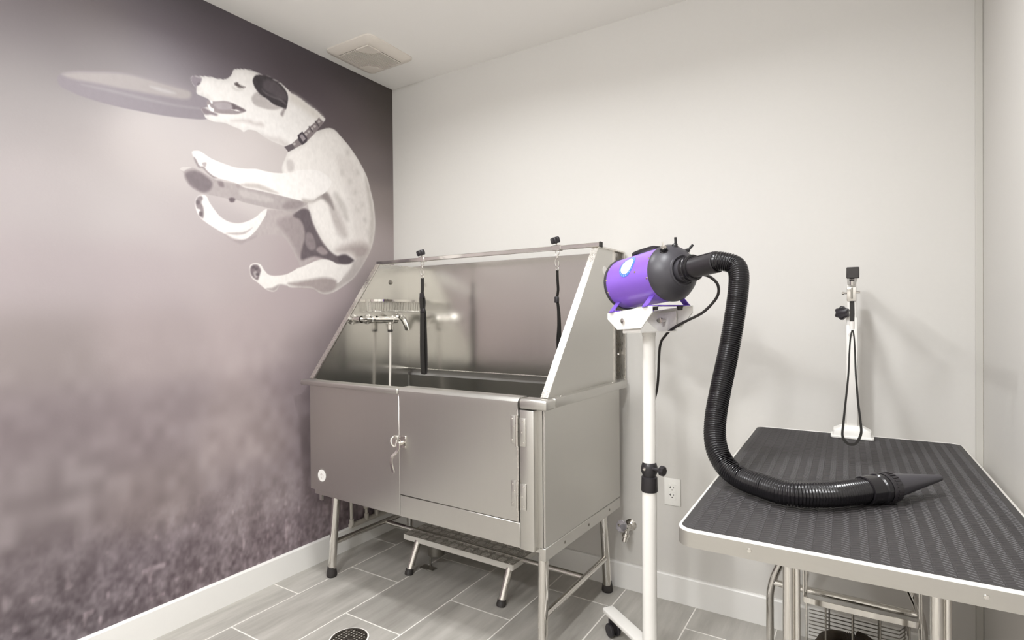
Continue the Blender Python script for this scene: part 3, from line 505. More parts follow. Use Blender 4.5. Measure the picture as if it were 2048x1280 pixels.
# ---------------------------------------------------------------- stainless grooming tub
TUB_LOC, TUB_ROT = (.125, -.690, 0), (0, 0, math.radians(-1.4))
tub = thing('grooming_tub', 'brushed stainless steel dog grooming tub with a side door, on chrome legs', 'tub', TUB_LOC, TUB_ROT)
def make_tub():
    t = tub
    Z0, Z1, ZR, ZT = .43, .906, .945, 1.512
    fp = box('front_panel', .0, .552, -.002, .004, Z0, .920, M_STEEL, t, .0015, 1)
    box('front_post', .545, .6015, -.022, .012, Z0 - .008, .920, M_STEEL, t, .002, 1)
    box('lower_panel', .6025, 1.1835, -.022, .0, Z0 - .010, .5085, M_STEEL, t, .002, 1)
    box('front_post', 1.1855, 1.243, -.024, .012, Z0 - .012, Z1, M_STEEL, t, .003, 2)
    box('corner_strip', 1.243, 1.2625, .002, .014, Z0 - .004, Z1, M_STEEL, t)
    box('side_panel', 1.2635, 1.272, .004, .66, Z0, Z1, M_STEEL, t, .001, 1)
    box('side_panel', 0, .006, .004, .66, Z0, Z1, M_STEEL, t, .001, 1)
    box('rear_panel', .006, 1.2635, .650, .658, Z0, Z1, M_STEELW, t)
    box('basin_floor', .006, 1.2635, .012, .650, .50, .508, M_STEEL, t)
    box('inner_front_wall', .03, .60, .028, .034, .508, .915, M_STEEL, t)
    # rolled rim
    box('rim', -.033, .6015, -.03, .030, .918, .941, M_STEEL, t, .006, 3)
    box('rim', 1.186, 1.298, -.029, .036, Z1 + .003, ZR, M_STEEL, t, .009, 3)
    box('rim', 1.252, 1.298, .034, .69, Z1 + .006, ZR, M_STEEL, t, .003, 2)
    box('rim', -.033, .0065, .028, .665, .922, .944, M_STEEL, t, .003, 2)
    box('rim', .0065, 1.252, .6395, .6495, ZR - .005, ZR + .001, M_STEELH, t, .002, 2)
    box('inner_side_wall', .0065, .0105, .030, .6395, .508, ZR, M_STEELW, t)
    # side door with hinges and latch
    bm = bmesh.new(); prism(bm, [(-.0245, .5125), (-.002, .5125), (-.002, .900), (.036, .905), (.036, ZR + .001), (-.012, ZR + .001), (-.0205, ZR - .004), (-.0275, ZR - .012), (-.0285, ZR - .022), (-.0245, ZR - .05)], 'X', .6055, 1.1815)
    dr = fin('door', bm, M_STEEL, t, 30)
    box('edge_fold', 1.1745, 1.1812, -.0262, -.0235, .515, .92, M_STEELH, dr, .001, 1)
    for z0, z1 in ((.780, .884), (.558, .656)):
        hg = box('hinge', 1.1505, 1.1745, -.0285, -.0245, z0 + .006, z1, M_STEEL, t, .0018, 2); hg['label'] = 'steel butt hinge of the tub door'
        zm = (z0 + z1) / 2
        box('hinge_leaf', 1.188, 1.2135, -.0285, -.0245, z0, z1 - .006, M_STEEL, hg, .0018, 2)
        tube('hinge_pin', [(1.1795, -.031, z0 - .002), (1.1795, -.031, zm - .001)], .0048, M_STEELH, hg, 12)
        tube('hinge_pin', [(1.1795, -.031, zm), (1.1795, -.031, z1 + .003)], .0052, M_STEELH, hg, 12)
        for x, z in ((1.158, z0 + .018), (1.165, zm + .012), (1.158, z1 - .012), (1.204, z0 + .011), (1.198, zm - .004), (1.204, z1 - .017)):
            lathe('screw', [(.0034, 0), (.003, .0015), (0, .0024)], (x, -.0284, z), (0, -1, 0), M_STEELH, hg, 10)
    la = box('latch', .606, .645, -.029, -.0245, .703, .752, M_CHROME, t, .0015, 1); la['label'] = 'chrome lever latch of the tub door'
    box('latch_keeper', .562, .599, -.027, -.022, .703, .748, M_STEELH, la, .0015, 1)
    tube('keeper_hook', cr([(.575, -.03, .742), (.578, -.045, .735), (.586, -.05, .72), (.596, -.045, .708), (.603, -.042, .716), (.600, -.036, .735)], 4), .004, M_CHROME, la, 8)
    lathe('latch_boss', [(.009, 0), (.009, .012), (.006, .018), (0, .018)], (.618, -.029, .722), (0, -1, 0), M_CHROME, la, 16)
    bm = bmesh.new()
    add_sweep(bm, cr([(.620, -.046, .724), (.624, -.050, .705), (.617, -.056, .688), (.606, -.068, .672), (.606, -.072, .650), (.612, -.072, .628), (.617, -.070, .612)], 4), [(.006, .0025), (-.006, .0025), (-.006, -.0025), (.006, -.0025)], up=(1, 0, 0))
    fin('latch_lever', bm, M_CHROME, la, 40)
    for x, z in ((.569, .741), (.569, .709), (.611, .745), (.640, .744), (.640, .709)):
        lathe('screw', [(.0032, 0), (.0028, .0014), (0, .0022)], (x, -.0288, z), (0, -1, 0), M_STEELH, la, 10)
    # round badge with lettering, bottom left of the front
    bx, bz, br = .083, .502, .0275
    bd = lathe('badge', [(0, .0006), (br, .0006), (br, 0)], (bx, -.002, bz), (0, -1, 0), M_STICK, t, 32); bd['label'] = 'round white badge with arched lettering'
    bm = bmesh.new()
    def arc_text(s, r, a0, a1, size, outward=True):
        for k, ch in enumerate(s):
            a = math.radians(a0 + (a1 - a0) * k / (len(s) - 1)); vs, fs = glyph(ch)
            px, pz = bx + r * math.cos(a), bz + r * math.sin(a); rot = a - PI / 2 if outward else a + PI / 2
            vv = []
            for v in vs:
                x, z = v.x * size, v.y * size
                vv.append(bm.verts.new((px + x * math.cos(rot) - z * math.sin(rot), -.0026, pz + x * math.sin(rot) + z * math.cos(rot))))
            for f in fs: bm.faces.new([vv[i] for i in f])
    arc_text('FLYING PIG', br + .002, 100, 0, .0088)
    arc_text('GROOMING', br + .0072, 178, 282, .0072, False)
    me = bpy.data.meshes.new('lettering'); bm.to_mesh(me); bm.free(); link('lettering', me, M_LETTER, bd)['kind'] = 'stuff'
    bm = bmesh.new()   # faint emblem
    for pts in ([(-.012, .002), (-.006, .011), (.002, .012), (.004, .004), (-.004, -.003)], [(.004, .008), (.010, .006), (.013, -.003), (.007, -.004)], [(-.008, -.006), (0, -.004), (.003, -.015), (-.005, -.014)], [(.006, -.007), (.012, -.007), (.009, -.013)]):
        vs = [bm.verts.new((bx + a, -.0028, bz + b)) for a, b in pts]; bm.faces.new(vs)
    me = bpy.data.meshes.new('emblem'); bm.to_mesh(me); bm.free(); link('emblem', me, M_STICKG, bd)['kind'] = 'stuff'
    # splash panels
    box('back_splash', .010, 1.262, .644, .650, ZR, ZT, M_STEELW, t)
    side = [(.022, ZR), (.644, ZR), (.644, ZT), (.436, ZT)]
    lp = prismo('splash_side', side, 'X', .004, .010, M_STEELW, t)
    rp = prismo('splash_side', [(.030, ZR), (.600, ZR), (.600, ZT), (.440, ZT)], 'X', 1.262, 1.268, M_STEEL, t)
    def flange(x0, x1, y0, y1, m):
        d = Vector((0, y1 - y0, ZT - ZR)).normalized(); nrm = Vector((0, -d.z, d.y)); c = Vector(((x0 + x1) / 2, (y0 + y1) / 2, (ZR + ZT) / 2)) + nrm * .002
        bm = bmesh.new(); obox(bm, c, (1, 0, 0), d, nrm, (x1 - x0) / 2, (Vector((0, y1 - y0, ZT - ZR)).length) / 2, .0025)
        return fin('edge_flange', bm, m, t)
    flange(-.014, .014, .012, .430, M_STEELH)
    flange(1.248, 1.277, .020, .444, M_STEELH)
    box('top_flange', -.014, .014, .430, .655, ZT - .001, ZT + .004, M_STEELH, t)
    box('top_flange', 1.248, 1.277, .444, .705, ZT - .001, ZT + .006, M_STEELH, t)
    box('back_channel', 1.236, 1.262, .604, .640, ZR, ZT, M_STEELH, t, .001, 1)
    box('back_channel', 1.20, 1.284, .698, .706, ZR - .02, ZT + .002, M_STEELH, t, .001, 1)
    box('back_channel', 1.218, 1.236, .650, .698, ZR, ZT, M_DULLST, t)
    lathe('plug', [(.0125, 0), (.0125, .004), (.010, .005), (0, .005)], (.010, .512, 1.421), (1, 0, 0), M_DULLST, lp, 20)
    lathe('plug', [(.018, 0), (.018, .002), (0, .003)], (1.268, .517, 1.42), (1, 0, 0), M_STICK, rp, 24)
    for y in (.10, .56): lathe('rivet', [(.0045, 0), (.004, .003), (0, .006)], (1.282, y, ZR), (0, 0, 1), M_CHROME, t, 10)
    for y in (.655, .672): lathe('rivet', [(.006, 0), (.005, .004), (0, .006)], (1.250 if y < .66 else 1.262, y, 1.06), (1, 0, 0), M_CHROME, t, 10)
    # tether bar across the top
    br_ = box('tether_bar', -.012, 1.285, .430, .450, 1.512, 1.530, M_CHROME, t, .0015, 1)
    box('bar_end', 1.285, 1.291, .428, .452, 1.510, 1.532, M_BLKRUB, br_, .001, 1)
    # under-frame
    box('frame_rail', 1.250, 1.274, .0, .655, Z0 - .046, Z0 - .0005, M_STEEL, t, .002, 1)
    box('frame_rail', .0, .024, .02, .655, Z0 - .03, Z0 - .0005, M_STEEL, t, .002, 1)
    box('frame_rail', .024, 1.250, .006, .030, Z0 - .022, Z0 - .0005, M_STEEL, t)
    box('frame_rail', .024, 1.250, .62, .645, Z0 - .03, Z0 - .0005, M_STEEL, t)
    for y in (.14, .34, .54): lathe('screw', [(.006, 0), (.004, .002), (0, .003)], (1.274, y, Z0 - .024), (1, 0, 0), M_DULLST, t, 10)
    box('drip_tab', .035, .052, .02, .03, Z0 - .055, Z0 - .02, M_STEEL, t)
    def leg(x, y, tx, ty):
        lg = tube('leg', [(x, y, .035), (tx, ty, Z0 - .02)], .0185, M_CHROME, t, 20)
        d = (Vector((tx, ty, Z0 - .02)) - Vector((x, y, .035))).normalized()
        lathe('rubber_foot', [(0, 0), (.0225, 0), (.0245, .004), (.0245, .014), (.0205, .040), (.0195, .046), (0, .046)], (x - d.x * .035, y - d.y * .035, 0), (0, 0, 1), M_BLKRUB, lg, 20)
    leg(.056, .072, .072, .088); leg(1.232, .046, 1.236, .050); leg(.056, .600, .075, .575); leg(1.216, .640, 1.224, .585)
    tube('stretcher', [(.062, .076, .16), (.066, .590, .16)], .0125, M_CHROME, t, 16)
    tube('stretcher', [(1.233, .048, .16), (1.219, .622, .16)], .0125, M_CHROME, t, 16)
    tube('cross_stretcher', [(.07, .412, .155), (1.222, .412, .155)], .0115, M_CHROME, t, 16)
    # mixer tap on the left splash panel
    F = .068
    tp = tube('mixer_tap', [(F, .335, 1.219), (F, .462, 1.219)], .0165, M_CHROME, t, 18); tp['label'] = 'chrome single-lever mixer tap'
    for y, z in ((.245, 1.222), (.345, 1.222)):
        lathe('wall_flange', [(.026, 0), (.026, .006), (.013, .012), (.012, .05), (.017, .052), (.017, .07)], (.010, y, z), (1, 0, 0), M_CHROME, tp, 20)
    tube('inlet_arm', cr([(F, .245, 1.222), (F + .012, .268, 1.223), (F + .006, .30, 1.221), (F, .335, 1.219)], 5), .0135, M_CHROME, tp, 14)
    lathe('union_nut', [(.017, 0), (.020, .003), (.020, .022), (.016, .026)], (F, .312, 1.221), (0, 1, -.02), M_CHROME, tp, 8)
    lathe('cartridge', [(.0145, 0), (.020, .004), (.021, .034), (.012, .044), (0, .045)], (F, .458, 1.219), (0, 1, 0), M_CHROME, tp, 20)
    bm = bmesh.new(); pth = cr([(F, .484, 1.232), (F + .004, .505, 1.242), (F + .008, .532, 1.228), (F + .008, .556, 1.196), (F + .004, .574, 1.160)], 5)
    n_ = len(pth); add_sweep(bm, pth, [(.021 * math.cos(a), .010 * math.sin(a)) for a in [2 * PI * i / 12 for i in range(12)]], up=(1, 0, 0), radii=[.75 + .5 * math.sin(PI * min(1, i / n_ + .15)) * (1 - .35 * i / n_) for i in range(n_)])
    fin('lever', bm, M_CHROME, tp, 50)
    lathe('outlet', [(.011, 0), (.011, .012), (.0135, .014), (.0135, .040), (.010, .044)], (F, .450, 1.206), (0, 0, -1), M_CHROME, tp, 16)
    lathe('seal_ring', [(.0135, 0), (.0135, .010), (.010, .011)], (F, .450, 1.164), (0, 0, -1), M_BLKRUB, tp, 16)
    tube('shower_hose', cr([(F, .450, 1.156), (F, .450, 1.10), (F + .002, .446, .98), (F + .004, .440, .84), (F + .02, .43, .62), (F + .08, .40, .53), (F + .2, .36, .520)], 6), .0058, M_HOSEW, tp, 10)
make_tub()
def tubw(p):
    """tub-local point to world"""
    a = TUB_ROT[2]; return Vector((TUB_LOC[0] + p[0] * math.cos(a) - p[1] * math.sin(a), TUB_LOC[1] + p[0] * math.sin(a) + p[1] * math.cos(a), p[2]))

# corner wire basket hooked in the tub
def make_soap_basket():
    t = thing('wire_corner_basket', 'chrome wire soap basket hanging in the left rear corner of the tub', 'basket', TUB_LOC, TUB_ROT)
    pth = cr([(.013, .338, 1.318), (.06, .338, 1.318), (.10, .37, 1.318), (.118, .45, 1.318), (.115, .55, 1.318), (.108, .641, 1.318)], 8)
    bm = bmesh.new(); add_sweep(bm, pth, [(.006, .0015), (-.006, .0015), (-.006, -.0015), (.006, -.0015)], up=(0, 0, 1)); fin('rim_band', bm, M_CHROME, t, 40)
    low = [Vector((p.x * .92, p.y + .004, 1.263)) for p in pth]; low[-1].y = .641
    tube('bottom_wire', low, .0019, M_CHROME, t, 8)
    L_ = len(pth) - 1
    for k in range(25):
        u = (k + .5) / 25 * L_; i = int(u); f = u - i; a = pth[i].lerp(pth[i + 1], f); b = low[i].lerp(low[i + 1], f)
        tube('wire', [a, b], .0013, M_CHROME, t, 6)
    for k in range(6):
        y = .37 + k * .048
        j = min(range(len(low)), key=lambda q: abs(low[q].y - y) - low[q].x)
        tube('wire', [(.012, y, 1.263), (low[j].x, y, 1.263)], .0013, M_CHROME, t, 6)
    tube('back_wire', [(.013, .34, 1.318), (.013, .641, 1.318), (.108, .641, 1.318)], .0022, M_CHROME, t, 8)
make_soap_basket()

# tether straps hanging from the bar
def make_tether(x, label, zs, face, kind):
    t = thing('tether_strap', label, 'leash', tubw((x, .44, 1.53)), TUB_ROT, 'tether straps on the tub bar')
    # local: origin at bar top; clamp wraps the bar
    box('clamp', -.019, .019, -.0135, .0135, -.0205, .003, M_CHROME, t, .0015, 1)
    tube('knob_stem', [(-.004, 0, 0), (-.006, 0, .022)], .004, M_CHROME, t, 10)
    star_knob('knob', (-.008, 0, .012), (-.15, -.25, .95), .0225, .027, M_BLKPL, t, 6, .2)
    tube('ring', [(.0085 * math.cos(a), -.004, -.030 + .0105 * math.sin(a)) for a in [2 * PI * i / 14 for i in range(14)]], .0022, M_CHROME, t, 8, True)
    tube('swivel', [(0, -.004, -.040), (0, -.004, -.052)], .0045, M_CHROME, t, 10)
    tube('clip_hook', cr([(-.001, -.004, -.052), (-.009, -.004, -.062), (-.009, -.004, -.080), (0, -.004, -.089), (.007, -.004, -.082), (.006, -.004, -.066)], 5), .0026, M_CHROME, t, 8)
    tube('clip_eye', [(.0075 * math.cos(a), -.004, -.097 + .007 * math.sin(a)) for a in [2 * PI * i / 12 for i in range(12)]], .002, M_CHROME, t, 8, True)
    if kind == 0:
        a, b, c, bot = -.112, -.190, -.268, -.583
        ribbon('strap', [(0, -.004, -.104), (0, -.004, a), (0, -.004, b + .03), (-.003, -.004, b)], face, .0195, .0024, M_WEB, t)
        box('slider', -.0145, .007, -.012, .004, b - .014, b + .012, M_BLKPL, t, .003, 2)
        ribbon('strap', cr([(-.003, -.009, b), (-.004, -.011, b - .03), (.001, -.009, c), (.003, -.004, c), (.003, .004, b - .035), (-.003, .002, b)], 4), face, .0195, .0022, M_WEB, t)
        box('keeper', -.008, .013, -.011, .005, c - .01, c + .012, M_BLKPL, t, .002, 1)
        ribbon('loop', cr([(.002, -.007, c), (.001, -.009, c - .10), (.000, -.009, c - .2), (.001, -.006, bot + .010), (.003, 0, bot), (.005, .006, bot + .012), (.005, .007, c - .2), (.004, .004, c - .08), (.003, .001, c)], 5), face, .027, .0024, M_WEB, t)
    else:
        ribbon('strap', cr([(0, -.004, -.104), (.001, -.004, -.15), (.003, -.004, -.19), (-.004, -.004, -.225)], 4), face, .013, .0026, M_WEB, t)
        box('slider', -.012, .004, -.012, .006, -.243, -.216, M_BLKPL, t, .003, 2)
        ribbon('loop', cr([(-.002, -.004, -.232), (.003, -.004, -.27), (.004, -.004, -.34), (-.001, -.004, -.40), (.001, -.004, -.455)], 4), face, .013, .0024, M_WEB, t)
        ribbon('loop', cr([(-.002, -.003, -.232), (.006, -.003, -.28), (.010, -.003, -.35), (.009, -.003, -.42), (.004, -.003, -.455)], 4), face, .013, .0024, M_WEB, t)
        box('keeper', -.007, .012, -.011, .005, -.470, -.440, M_BLKPL, t, .002, 1)
        ribbon('strap', [(.003, -.004, -.462), (.003, -.004, -.50), (.000, -.004, -.52)], face, .013, .0024, M_WEB, t)
make_tether(.313, 'flat black looped tether strap on the tub bar, nearer the dog mural', None, (1, .1, 0), 0)
make_tether(1.087, 'thin twisted black tether strap on the tub bar, nearer the purple dryer', None, (.35, 1, 0), 1)

# ---------------------------------------------------------------- step under the tub
def make_step():
    t = thing('tub_step', 'low aluminium tread-plate step with two slanted legs beneath the tub', 'step', TUB_LOC, TUB_ROT)
    X0, X1, Y0, Y1, ZT_ = .268, .914, .337, .560, .160
    top = box('step_plate', X0, X1, Y0, Y1, ZT_ - .006, ZT_, M_TREAD, t, .001, 1)
    box('front_lip', X0, X1, Y0 - .003, Y0, ZT_ - .026, ZT_ + .0005, M_ALU, t, .001, 1)
    box('side_lip', X1, X1 + .003, Y0, Y1, ZT_ - .022, ZT_, M_ALU, t); box('side_lip', X0 - .003, X0, Y0, Y1, ZT_ - .022, ZT_, M_ALU, t)
    # five-bar tread: groups of raised bars
    bm1 = bmesh.new()
    nx, ny, c = 14, 5, .0462
    for i in range(nx):
        for j in range(ny):
            cx, cy = X0 + (i + .5) * c, Y0 + (j + .5) * .045
            lx = (i + j) % 2 == 0
            for k in range(5):
                o = (k - 2) * .0072
                if lx: obox(bm1, (cx, cy + o, ZT_ + .0008), (1, .0, 0), (0, 1, 0), (0, 0, 1), .0205 - abs(k - 2) * .003, .0014, .0012)
                else: obox(bm1, (cx + o, cy, ZT_ + .0008), (1, 0, 0), (0, 1, 0), (0, 0, 1), .0014, .0195 - abs(k - 2) * .003, .0012)
    tr = fin('tread_bars', bm1, M_BARS, top); tr['kind'] = 'stuff'
    for fx, tx in ((.352, .352), (.888, .890)):
        lg = tube('leg', [(fx, .289, .022), (tx, .356, ZT_ - .006)], .0165, M_CHROME, t, 18)
        lathe('rubber_foot', [(0, 0), (.020, 0), (.0205, .012), (.019, .014), (.019, .026), (0, .027)], (fx, .281, 0), (0, .3, 1), M_BLKRUB, lg, 18)
    lathe('support_drum', [(0, .056), (.042, .056), (.043, .060), (.042, .150), (0, .150)], (.395, .43, 0), (0, 0, 1), M_DULLST, t, 24)
    tube('drum_bolt', [(.383, .40, .004), (.383, .40, .06)], .005, M_DULLST, t, 8)
    box('floor_plate', .345, .425, .362, .402, 0, .004, M_DULLST, t, .001, 1)
make_step()

# ---------------------------------------------------------------- water pipes at the mural wall
def make_pipes():
    t = thing('water_pipes', 'pale plastic water pipes running along the baseboard behind the tub', 'pipe', (.028, -.22, 0))
    pp = lambda y: y + .22
    tube('main_pipe', [(0, pp(-.372), HB + .014), (0, pp(-.045), HB + .014)], .0135, M_PIPE, t, 14)
    for y, top, kind in ((-.366, .44, 0), (-.262, .44, 1), (-.188, .44, 0)):
        rs = tube('riser', [(.006, pp(y), HB + .014), (.006, pp(y) - .004, top - .02)], .0085, M_PIPE, t, 12)
        lathe('coupling', [(.0125, 0), (.0125, .03), (.009, .032)], (.006, pp(y), HB + .018), (0, 0, 1), M_PIPE, rs, 14)
        if kind:
            lathe('valve', [(.009, 0), (.0145, .006), (.0145, .03), (.011, .04), (.016, .05), (.016, .09), (.009, .1)], (.006, pp(y) - .002, HB + .075), (0, 0, 1), M_PIPE, rs, 12)
make_pipes()

# ---------------------------------------------------------------- wall outlet, spigot
def make_outlet():
    t = thing('wall_outlet', 'white double electrical outlet plate on the rear wall beside the dryer stand', 'outlet', (1.628, 0, .469))
    pl_ = box('cover_plate', -.0355, .0355, -.0065, 0, -.0585, .0585, M_WHITEPLT, t, .003, 2)
    rc = box('receptacle', -.0168, .0168, -.0078, -.004, -.0335, .0335, M_WHITEPLT, t, .001, 1)
    for dz in (.0165, -.0155):
        box('slot', -.0088, -.0062, -.0083, -.0070, dz - .001, dz + .008, M_SLOT, rc); box('slot', .0058, .0078, -.0083, -.0070, dz, dz + .007, M_SLOT, rc)
        box('slot', -.0118, -.0062, -.0083, -.0070, dz + .002, dz + .0045, M_SLOT, rc)
        lathe('ground_hole', [(.0026, 0), (0, .0006)], (0, -.0078, dz - .0075), (0, -1, 0), M_SLOT, rc, 10)
    for dz in (.048, -.048): lathe('screw', [(.0025, 0), (.002, .0008), (0, .001)], (0, -.0064, dz), (0, -1, 0), M_WHITEPLT, t, 10)
    box('divider', -.012, .012, -.0081, -.0076, -.0005, .0005, M_STICKG, rc)
make_outlet()
def make_spigot():
    t = thing('wall_spigot', 'chrome wall spigot with a clear faceted knob beside the tub', 'tap', (1.440, 0, .290))
    lathe('wall_flange', [(.026, 0), (.026, .003), (.018, .010), (.011, .014), (.0105, .05)], (0, 0, 0), (0, -1, 0), M_CHROME, t, 20)
    lathe('body', [(.010, -.012), (.0145, -.006), (.0145, .018), (.010, .024)], (0, -.05, .0), (-.35, -.75, .35), M_CHROME, t, 16)
    lathe('spout', [(.010, -.004), (.011, .018), (.0155, .020), (.017, .026), (.0155, .036), (.011, .038), (.011, .056), (.0085, .057), (.0085, .050)], (0, -.052, -.002), (-.10, -.30, -.95), M_CHROME, t, 18)
    k = bmesh.new(); add_lathe(k, [(.012, 0), (.024, .004), (.027, .013), (.024, .023), (.014, .028), (0, .029)], (-.010, -.066, .010), (-.40, -.80, .40), 10)
    fin('knob', k, M_CRYSTAL, t)
    lathe('knob_cap', [(.007, 0), (.006, .003), (0, .004)], (-.0215, -.0885, .0215), (-.40, -.80, .40), M_CHROME, t, 12)
make_spigot()
# ---------------------------------------------------------------- dryer stand
AX = Vector((.826, -.562, 0)).normalized(); SIDE = Vector((-AX.y, AX.x, 0))      # dryer axis in plan, and the side pointing at the rear wall
SP = Vector((1.703, -.534, 0))
def make_stand():
    t = thing('dryer_stand', 'white steel floor stand on casters holding the purple dryer', 'stand', SP)
    tube('upper_pole', [(0, 0, .64), (.001, 0, 1.172)], .0215, M_WHITEPL, t, 24)
    tube('lower_pole', [(-.002, 0, .07), (0, 0, .675)], .0245, M_WHITEPL, t, 24)
    lathe('pole_cap', [(.0215, 0), (.0235, .003), (.0235, .014), (0, .014)], (.001, 0, 1.160), (0, 0, 1), M_WHITEPL, t, 24)
    cl = lathe('clamp_collar', [(.0262, .0), (.0285, .003), (.0268, .050), (.0225, .052), (.0235, .058), (.028, .068), (.028, .084), (.0235, .098), (.0217, .100)], (0, 0, .628), (0, 0, 1), M_BLKPL, t, 24)
    k0 = Vector((.018, -.018, .712)); kd = Vector((.80, -.25, .0)).normalized()
    tube('clamp_bolt', [k0, k0 + kd * .032], .0055, M_BLKPL, cl, 10)
    star_knob('clamp_knob', k0 + kd * .030, kd, .0175, .016, M_BLKPL, cl, 8, .1)
    lathe('bolt_head', [(.006, 0), (.006, .004), (0, .005)], (-.008, -.0262, .710), (-.2, -1, 0), M_CHROME, cl, 6)
    # bracket: base channel and two chamfered side plates under the dryer
    def loc(a, s, z): return AX * a + SIDE * s + Vector((0, 0, z))
    def plate(name, s0, s1, pts, parent):
        bm = bmesh.new()
        A = [bm.verts.new(loc(a, s0, z)) for a, z in pts]; B = [bm.verts.new(loc(a, s1, z)) for a, z in pts]; n = len(pts)
        bm.faces.new(A[::-1]); bm.faces.new(B)
        for i in range(n): bm.faces.new((A[i], A[(i + 1) % n], B[(i + 1) % n], B[i]))
        return fin(name, bm, M_WHITEPL, parent)
    chan = plate('bracket', -.074, .074, [(-.045, 1.170), (.055, 1.174), (.055, 1.178), (-.045, 1.174)], t)
    plate('channel_web', -.074, -.071, [(-.045, 1.172), (.055, 1.176), (.055, 1.245), (-.045, 1.236)], chan)
    plate('channel_web', .071, .074, [(-.045, 1.172), (.055, 1.176), (.055, 1.245), (-.045, 1.236)], chan)
    pts = [(-.125, 1.218), (-.125, 1.239), (.125, 1.262), (.125, 1.240), (.070, 1.190), (-.065, 1.182)]
    for s in (-1, 1):
        pl_ = plate('side_plate', s * .083, s * .079, pts, chan)
        plate('top_fold', s * .079, s * .060, [(-.125, 1.2365), (-.125, 1.239), (.125, 1.262), (.125, 1.2595)], chan)
        lathe('bolt', [(.0095, 0), (.0095, .006), (.006, .008), (0, .008)] if s < 0 else [(.006, -.022), (.006, -.014), (.0095, -.014), (.0095, 0), (.0095, .006), (0, .008)], loc(-.028, s * .083, 1.213), SIDE * s, M_CHROME, chan, 12)
    lathe('bolt', [(.006, 0), (.006, .014), (.0095, .014), (.0095, .020), (0, .021)], loc(.0, .070, 1.213), -SIDE, M_CHROME, chan, 12)
    # base: three flattened white legs with casters
    hub = lathe('base_hub', [(.05, .052), (.05, .085), (.036, .094), (.0245, .098), (0, .098)], (0, 0, 0), (0, 0, 1), M_WHITEPL, t, 24)
    base_ang = math.degrees(math.atan2(.170, -.222))
    for k in range(3):
        a = math.radians(base_ang + 90 * k); d = Vector((math.cos(a), math.sin(a), 0)); s = Vector((-d.y, d.x, 0))
        bm = bmesh.new(); Lg = .292
        for (u0, u1, w0, w1) in ((.02, Lg, .0265, .0245),):
            v = []
            for u, w in ((u0, w0), (u1 - .012, w1), (u1 - .003, w1 * .85), (u1, w1 * .5)):
                for q, z in ((-1, .078), (-1, .094), (1, .094), (1, .078)):
                    v.append(bm.verts.new(d * u + s * w * q + Vector((0, 0, z - (.004 if u > .1 else 0)))))
            for i in range(3):
                for j in range(4): bm.faces.new((v[i * 4 + j], v[i * 4 + (j + 1) % 4], v[i * 4 + 4 + (j + 1) % 4], v[i * 4 + 4 + j]))
            bm.faces.new(v[0:4]); bm.faces.new(v[12:16])
        bmesh.ops.bevel(bm, geom=[e for e in bm.edges], offset=.003, segments=2, affect='EDGES', profile=.5)
        lg = fin('base_leg', bm, M_WHITEPL, t, 50)
        c = d * (Lg - .045) + s * .004; bm = bmesh.new()
        for q in (-1, 1):
            add_lathe(bm, [(0, -.0065), (.0225, -.0065), (.025, -.004), (.025, .004), (.0225, .0065), (0, .0065)], c + s * q * .0145 + Vector((0, 0, .025)) - d * .006, s, 22)
        fin('caster_wheel', bm, M_BLKPL, lg, 40)
        bm = bmesh.new(); add_lathe(bm, [(.009, .045), (.009, .078), (0, .079)], c + d * .006, (0, 0, 1), 12)
        obox(bm, c + Vector((0, 0, .045)) - d * .002, d, s, (0, 0, 1), .018, .0075, .014)
        fin('caster_fork', bm, M_BLKPL, lg)
        lathe('caster_hub', [(.010, 0), (.010, .002), (.007, .003), (.0055, .001), (0, .001)], c + Vector((0, 0, .025)) - d * .006 - s * .021, -s, M_CHROME, lg, 16)
make_stand()

